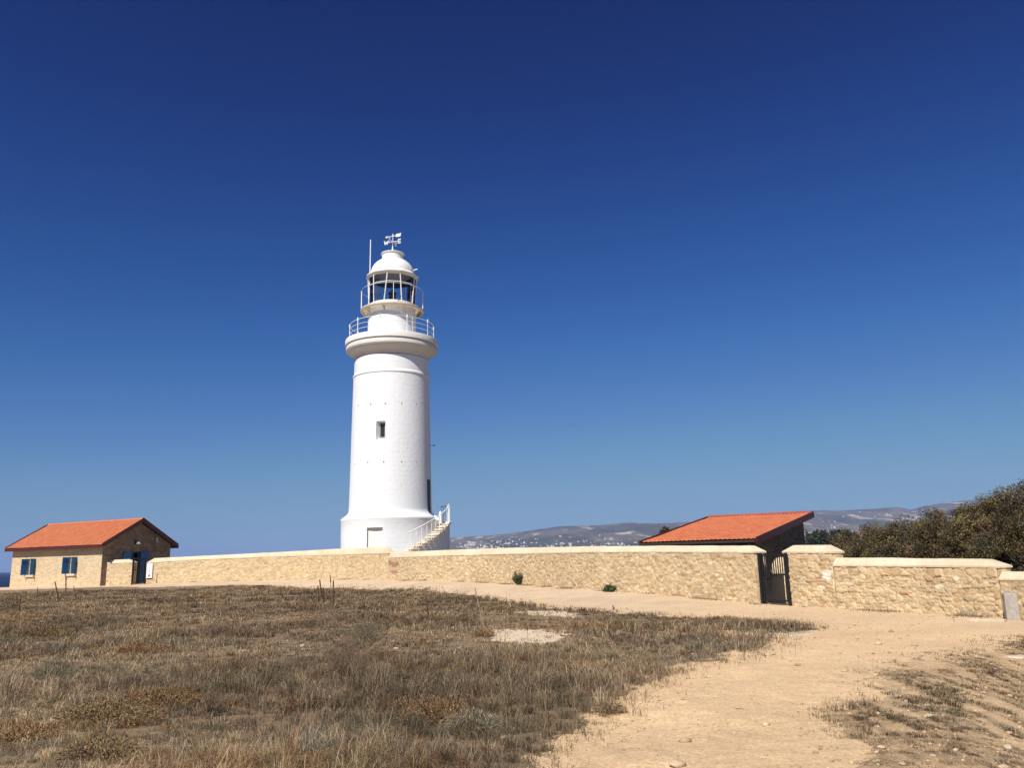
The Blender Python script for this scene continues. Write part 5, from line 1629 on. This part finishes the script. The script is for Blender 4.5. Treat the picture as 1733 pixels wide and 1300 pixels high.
def leaf_quads(cx, n, lw, ll, col, seed):
    """n small leaves centred on points cx"""
    g = np.random.default_rng(seed)
    d = g.normal(0, 1, (n, 3)); d /= np.linalg.norm(d, axis=1)[:, None]
    e = g.normal(0, 1, (n, 3)); e = np.cross(d, e); e /= np.linalg.norm(e, axis=1)[:, None]
    s1 = (ll * g.uniform(.6, 1.4, n))[:, None]; s2 = (lw * g.uniform(.6, 1.4, n))[:, None]
    V = np.stack([cx - d * s1 * .5, cx + e * s2 * .5, cx + d * s1 * .5, cx - e * s2 * .5], 1).reshape(-1, 3)
    i = np.arange(n) * 4
    return V, np.stack([i, i + 1, i + 2, i + 3], 1), np.repeat(col, 4, 0)
def herb(px, py, rad, hgt, cols, label, n=900, lw=.012, ll=.03, name='low_plant', twigs=10, seed=1, grp=None):
    p = at_z(px, py, .02); z = gz1(p.x, p.y)
    g = np.random.default_rng(seed)
    root = empty(name, (p.x, p.y, z))
    q = g.normal(0, 1, (n, 3)); q /= np.linalg.norm(q, axis=1)[:, None]; q *= (g.random(n) ** .45)[:, None]
    q[:, 2] = np.abs(q[:, 2]); lump = 1 + .5 * (fbm(q[:, 0] * 2.5 + seed, q[:, 1] * 2.5, seed) - .5)
    c = q * np.array([rad, rad * .8, hgt]) * lump[:, None]
    cs = np.array(cols)[g.integers(0, len(cols), n)] * g.uniform(.6, 1.3, (n, 1))
    V, Fc, Cc = leaf_quads(c, n, lw, ll, cs, seed)
    o = bpy.data.objects.new('foliage', np_mesh('foliage', V, Fc, M['leaf'], Cc)); link(o, root)
    b_ = MB()
    for k in range(twigs):
        a = g.uniform(0, 6.28); e = Vector((cos(a) * rad * .8, sin(a) * rad * .8, hgt * g.uniform(.5, 1)))
        b_.tube([Vector((0, 0, -.03)), e * .5 + Vector((0, 0, hgt * .12)), e], .005, 5, .002)
    b_.build('twigs', m_stalk, root)
    tag(root, label, 'plant', grp)
def twig_bush(px, py, rad, hgt, label, n=60, seed=3, th=.005, kind=None):
    p = at_z(px, py, .02); z = gz1(p.x, p.y); r_ = random.Random(seed)
    root = empty('dead_bush', (p.x, p.y, z)); b_ = MB()
    for k in range(n):
        a = r_.uniform(0, 6.28); e = Vector((cos(a) * rad * r_.random() ** .6, sin(a) * rad * r_.random() ** .6, hgt * r_.uniform(.6, 1))) + Vector((rad * .25, 0, 0))
        m1 = e * .5 + Vector((r_.uniform(-.03, .03), r_.uniform(-.03, .03), hgt * .03))
        b_.tube([(0, 0, -.03), m1 * .5, m1, e], th, 5, th * .35)
        for q in range(4):
            f_ = r_.uniform(.4, .95); s_ = m1.lerp(e, (f_ - .4) / .6); d = Vector((r_.gauss(0, 1), r_.gauss(0, 1), abs(r_.gauss(1, .6)))).normalized() * hgt * .22
            b_.tube([s_, s_ + d], th * .55, 4, th * .25)
    b_.build('twigs', m_stalk, root)
    tag(root, label, 'plant')
twig_bush(570, 1150, .50, .60, 'leafless dark twiggy bush in the middle of the field below the lighthouse', 70, 3, .0038)
twig_bush(355, 1215, .22, .30, 'small dark dead bush among rusty leaves in the lower left of the field', 50, 5, .004)
RU = [C_RUST, C_RUST * .8, C_GOLD, C_BROWN]
GO = [C_GOLD * .9, np.array([.34, .25, .11]), C_OLIVE * .8, C_BROWN, C_RUST * .8]
GP = 'low rusty and golden plants in the field'
herb(735, 1225, .42, .30, RU, 'bushy orange brown plant left of the grass edge in the lower middle', 2600, .012, .028, seed=11, grp=GP)
herb(175, 1225, .62, .26, GO, 'wide golden leaved plant in the lower left of the field', 4200, .014, .026, seed=12, grp=GP)
herb(290, 1195, .45, .22, RU, 'rust coloured plant beside the golden one in the lower left', 2600, .013, .026, seed=13, grp=GP)
herb(45, 1255, .40, .18, RU, 'rusty ground plant at the left edge near the bottom', 2000, .013, .025, seed=14, grp=GP)
herb(640, 1112, .32, .16, RU, 'small orange plant just right of the dark twiggy bush', 900, .012, .03, seed=15, grp=GP)
herb(505, 1205, .26, .16, RU, 'small orange brown plant below left of the twiggy bush', 900, .012, .026, seed=16, grp=GP)
herb(75, 1075, .75, .28, GO, 'olive and gold plant patch in the upper left of the field', 3000, .02, .04, seed=17, grp=GP)
herb(240, 1105, .6, .22, RU, 'low rust brown patch left of centre in the field', 1800, .018, .035, seed=18, grp=GP)
herb(170, 1285, .4, .20, GO, 'golden plant at the bottom edge in the left of the photo', 2200, .012, .024, seed=20, grp=GP)
SG = [np.array([.24, .23, .15]), np.array([.17, .17, .105]), np.array([.12, .13, .075]), C_GREY]
GG = 'grey green tufts in the field'
herb(92, 1150, .42, .26, SG, 'blue green feathery tuft in the left of the field', 3000, .005, .06, seed=21, grp=GG)
herb(620, 1078, .42, .34, SG, 'grey green feathery tuft behind the dark twiggy bush', 1500, .006, .06, seed=22, grp=GG)
herb(105, 1105, .35, .16, SG, 'small green tuft above the blue green feathery one at left', 1200, .006, .06, seed=23, grp=GG)
herb(520, 1285, .30, .20, [np.array([.30, .30, .24]), C_SAGE * 1.3, C_STRAW], 'pale grey green tuft at the bottom edge in the middle left', 2600, .005, .05, seed=24, grp=GG)
herb(12, 1095, .5, .24, SG, 'grey green tuft touching the left edge of the field', 1800, .007, .07, seed=25, grp=GG)
herb(800, 1235, .35, .20, [np.array([.24, .24, .17]), C_SAGE, C_STRAW], 'grey green grass tuft near the lower right end of the field', 2200, .005, .05, seed=26, grp=GG)
herb(1030, 1205, .20, .15, [C_BROWN, C_OLIVE, C_GREY], 'small brown bush at the edge of grass and track', 1200, .006, .03, seed=27)
herb(820, 1076, .30, .2, RU, 'brown red plant in front of the left end of the white rock patch', 1200, .012, .03, seed=28)
DG = [np.array([.085, .12, .05]), np.array([.13, .17, .075]), np.array([.06, .085, .04])]
def wall_plant(px, py, z, hw, top_y, label, n, seed, spiky):
    p = at_z(px, py, z); p.y -= .12; g = np.random.default_rng(seed)
    h = z_over((p.x, p.y), top_y) - z; rad = hw / F * p.y
    root = empty('green_shrub', (p.x, p.y, z)); b_ = MB(); cen = []
    for k in range(26):
        a = g.uniform(0, 6.28); rr = rad * g.random() ** .5; e = Vector((cos(a) * rr, sin(a) * rr * .7, h * g.uniform(.45, 1.0) * (1 - .4 * (rr / rad) ** 2 * (1 if not spiky else .3))))
        b_.tube([(0, 0, -.03), e * .5 + Vector((0, 0, h * .08)), e], .010, 5, .004)
        for f_ in g.uniform(.3, 1.02, n // 26): cen.append(np.array(e) * f_ + g.normal(0, .035, 3))
    b_.build('stems', m_stalk, root)
    cen = np.array(cen); cs = np.array(DG)[g.integers(0, 3, len(cen))] * g.uniform(.7, 1.4, (len(cen), 1))
    V, Fc, Cc = leaf_quads(cen, len(cen), .035, .11, cs, seed)
    o = bpy.data.objects.new('foliage', np_mesh('foliage', V, Fc, M['leaf'], Cc)); link(o, root)
    tag(root, label, 'plant')
wall_plant(876, 990, .36, 11, 968, 'taller dark green shrub growing at the foot of the wall, nearer the lighthouse', 1400, 5, True)
wall_plant(1031, 1002, .25, 11, 990, 'low rounded dark green shrub at the foot of the wall, nearer the black gate', 1300, 6, False)

# dark shrubs behind the wall
SH_C = [np.array([.10, .08, .032]), np.array([.14, .105, .04]), np.array([.07, .062, .03]), np.array([.15, .085, .045]), np.array([.06, .055, .03]), np.array([.19, .15, .055])]
def big_shrub(px, Y, top_y, hw, label, n=30000, seed=1, ll=.09):
    p = at_y(px, 940, Y); z0 = -.1
    h = z_over((p.x, Y), top_y) - z0; rad = hw / F * Y
    g = np.random.default_rng(seed); r_ = random.Random(seed)
    root = empty('shrub', (p.x, Y, z0))
    # limbs: several trunks fanning out, then forking
    tr = MB(); tips = []
    for k in range(9):
        a = r_.uniform(0, 6.28); rr = rad * r_.uniform(.2, .85); e = Vector((cos(a) * rr, sin(a) * rr, h * r_.uniform(.4, .62)))
        m1 = Vector((e.x * .35, e.y * .35, e.z * .5)); tr.tube([(0, 0, -.2), m1 * .5, m1, e], .07, 7, .025)
        for q in range(8):
            s_ = m1.lerp(e, r_.random()); d = Vector((r_.gauss(0, 1), r_.gauss(0, 1), abs(r_.gauss(.5, .4)))).normalized() * min(rad, h) * r_.uniform(.15, .3)
            t_ = s_ + d; tr.tube([s_, s_ + d * .5 + Vector((0, 0, .05)), t_], .022, 5, .008); tips.append(t_)
    nf = len(tr.f)
    # crown: leaf clumps on a lumpy dome, with gaps between clumps
    ncl = 420
    q = g.normal(0, 1, (ncl, 3)); q /= np.linalg.norm(q, axis=1)[:, None]; q[:, 2] = np.abs(q[:, 2]) * 1.0
    shell = g.uniform(.45, 1.0, ncl) ** .45
    cc = q * shell[:, None] * np.array([rad, rad * .95, h * .93]) * (1.02 + .22 * (fbm(q[:, 0] * 2 + seed, q[:, 1] * 2 + q[:, 2] * 2, seed + 3) - .5))[:, None]
    cc[:, 2] = np.maximum(cc[:, 2], .25)
    cr = min(rad, h) * g.uniform(.12, .26, ncl)
    cl = g.integers(0, ncl, n); dv = g.normal(0, 1, (n, 3)); dv /= np.linalg.norm(dv, axis=1)[:, None]
    cen = cc[cl] + dv * (cr[cl] * g.random(n) ** .4)[:, None] * np.array([1, 1, .75])
    tone = g.uniform(.55, 1.5, ncl); ci = g.integers(0, len(SH_C), ncl)
    cs = np.array(SH_C)[ci[cl]] * tone[cl][:, None] * g.uniform(.6, 1.5, (n, 1))
    V, Fc, Cc = leaf_quads(cen, n, ll * .5, ll, cs, seed)
    o = bpy.data.objects.new('crown', np_mesh('crown', V, Fc, M['leaf'], Cc)); link(o, root)
    # dry bare twigs sticking out
    tw = tr
    for k in range(420):
        c = Vector(cc[r_.randrange(ncl)]); d = Vector((r_.gauss(.3, 1), r_.gauss(-.2, 1), abs(r_.gauss(.6, .6)))).normalized() * min(rad, h) * r_.uniform(.15, .34)
        tw.tube([c, c + d * .5 + Vector((0, 0, -.03)), c + d], .009, 4, .003)
    bo = tw.build('branches', M['bark'], root)
    bo.data.materials.append(M['dead_twig'])
    mi = np.zeros(len(bo.data.polygons), np.int32); mi[nf:] = 1; bo.data.polygons.foreach_set('material_index', mi)
    tag(root, label, 'shrub', 'dark shrubs behind the right-hand wall')
big_shrub(1436, 44, 893, 40, 'lowest dark shrub beside the shed gable, leftmost of the row behind the wall', 28000, 31, 0.086)
big_shrub(1484, 40, 884, 60, 'second dark shrub from the left behind the lower wall', 36000, 32, 0.079)
big_shrub(1540, 37, 871, 76, 'mid-sized dark shrub third from the left behind the lower wall', 46000, 33, 0.079)
big_shrub(1604, 34, 852, 84, 'tall brown green shrub with bare twigs fourth from the left', 57000, 34, 0.072)
big_shrub(1672, 31, 828, 80, 'large dark shrub second from the right edge above the wall end', 68000, 35, 0.072)
big_shrub(1752, 28, 803, 100, 'largest darkest shrub at the right edge of the photo', 75000, 36, 0.072)
big_shrub(1905, 27, 812, 110, 'dark shrub beyond the right edge of the photo behind the wall end', 60000, 38, .09)
big_shrub(1134, 70, 884, 24, 'small shrub top showing above the left end of the shed roof', 16000, 37, 0.144)

# far wood between the shed and the shrubs, and kerb stones
def far_wood():
    g = np.random.default_rng(77); n = 9000; Yw_ = 240.0
    q = g.uniform(1366, 1450, n); cl = np.round(q / 5.5) * 5.5; top = 903 + 9 * fbm(cl * .11, cl * 0, 88, 2) * 1.6 - 5
    py = top + (936 - top) * g.random(n) ** 1.3
    Yv = Yw_ + g.uniform(-14, 14, n)
    P = np.array([tuple(at_y(a, b_, c)) for a, b_, c in zip(q, py, Yv)])
    P += g.normal(0, .35, P.shape)
    cs = np.array([[.05, .065, .035], [.075, .085, .045], [.035, .05, .03]])[g.integers(0, 3, n)] * g.uniform(.6, 1.4, (n, 1))
    V, Fc, Cc = leaf_quads(P, n, .5, .9, cs, 78)
    o = bpy.data.objects.new('far_wood', np_mesh('far_wood', V, Fc, M['leaf'], Cc)); link(o)
    tag(o, 'dark green wood far behind the wall pier right of the shed', 'wood', kind='stuff')
far_wood()
def kerb(px0, px1, py, z, wid, hgt, label, ang=None):
    a = at_z(px0, py, z); b0 = at_z(px1, py + (px1 - px0) * .03, z); d = b0 - a; d.z = 0; L = d.length; d.normalize()
    m_ = MB(); m_.box((0, 0, -.15), (L, wid, hgt)); o = m_.build('kerb_stone', M['pale_slab'], None, bevel=.015)
    o.location = (a.x, a.y, gz1((a.x + b0.x) / 2, (a.y + b0.y) / 2)); o.rotation_euler = (0, 0, atan2(d.y, d.x)); tag(o, label, 'kerb')
M['pale_slab'] = simple('pale_slab_stone', (.56, .46, .34), .9, .2, 8, 0, .5, .01)
kerb(1692, 1800, 1106, .0, .35, .05, 'pale flat kerb stone at the right edge of the photo above the scrubby bank')
kerb(1636, 1700, 1052, .0, .22, .05, 'low pale kerb stone lying at the foot of the wall left of the concrete post')
# ------------------------------------------------------------------ air
def haze():
    b_ = MB(); b_.box((-16500, -400, -24), (16500, 16500, 285))
    m = bpy.data.materials.new('thin_sea_haze'); m.use_nodes = True; t = m.node_tree; t.nodes.clear()
    o = t.nodes.new('ShaderNodeOutputMaterial'); pv = t.nodes.new('ShaderNodeVolumePrincipled')
    pv.inputs['Color'].default_value = (.42, .58, 1.0, 1); pv.inputs['Density'].default_value = HAZE; pv.inputs['Anisotropy'].default_value = 0.0
    t.links.new(pv.outputs[0], o.inputs['Volume'])
    tag(b_.build('haze', m), 'thin blue haze in the far air', 'haze', kind='stuff')
HAZE = 8.5e-5
haze()
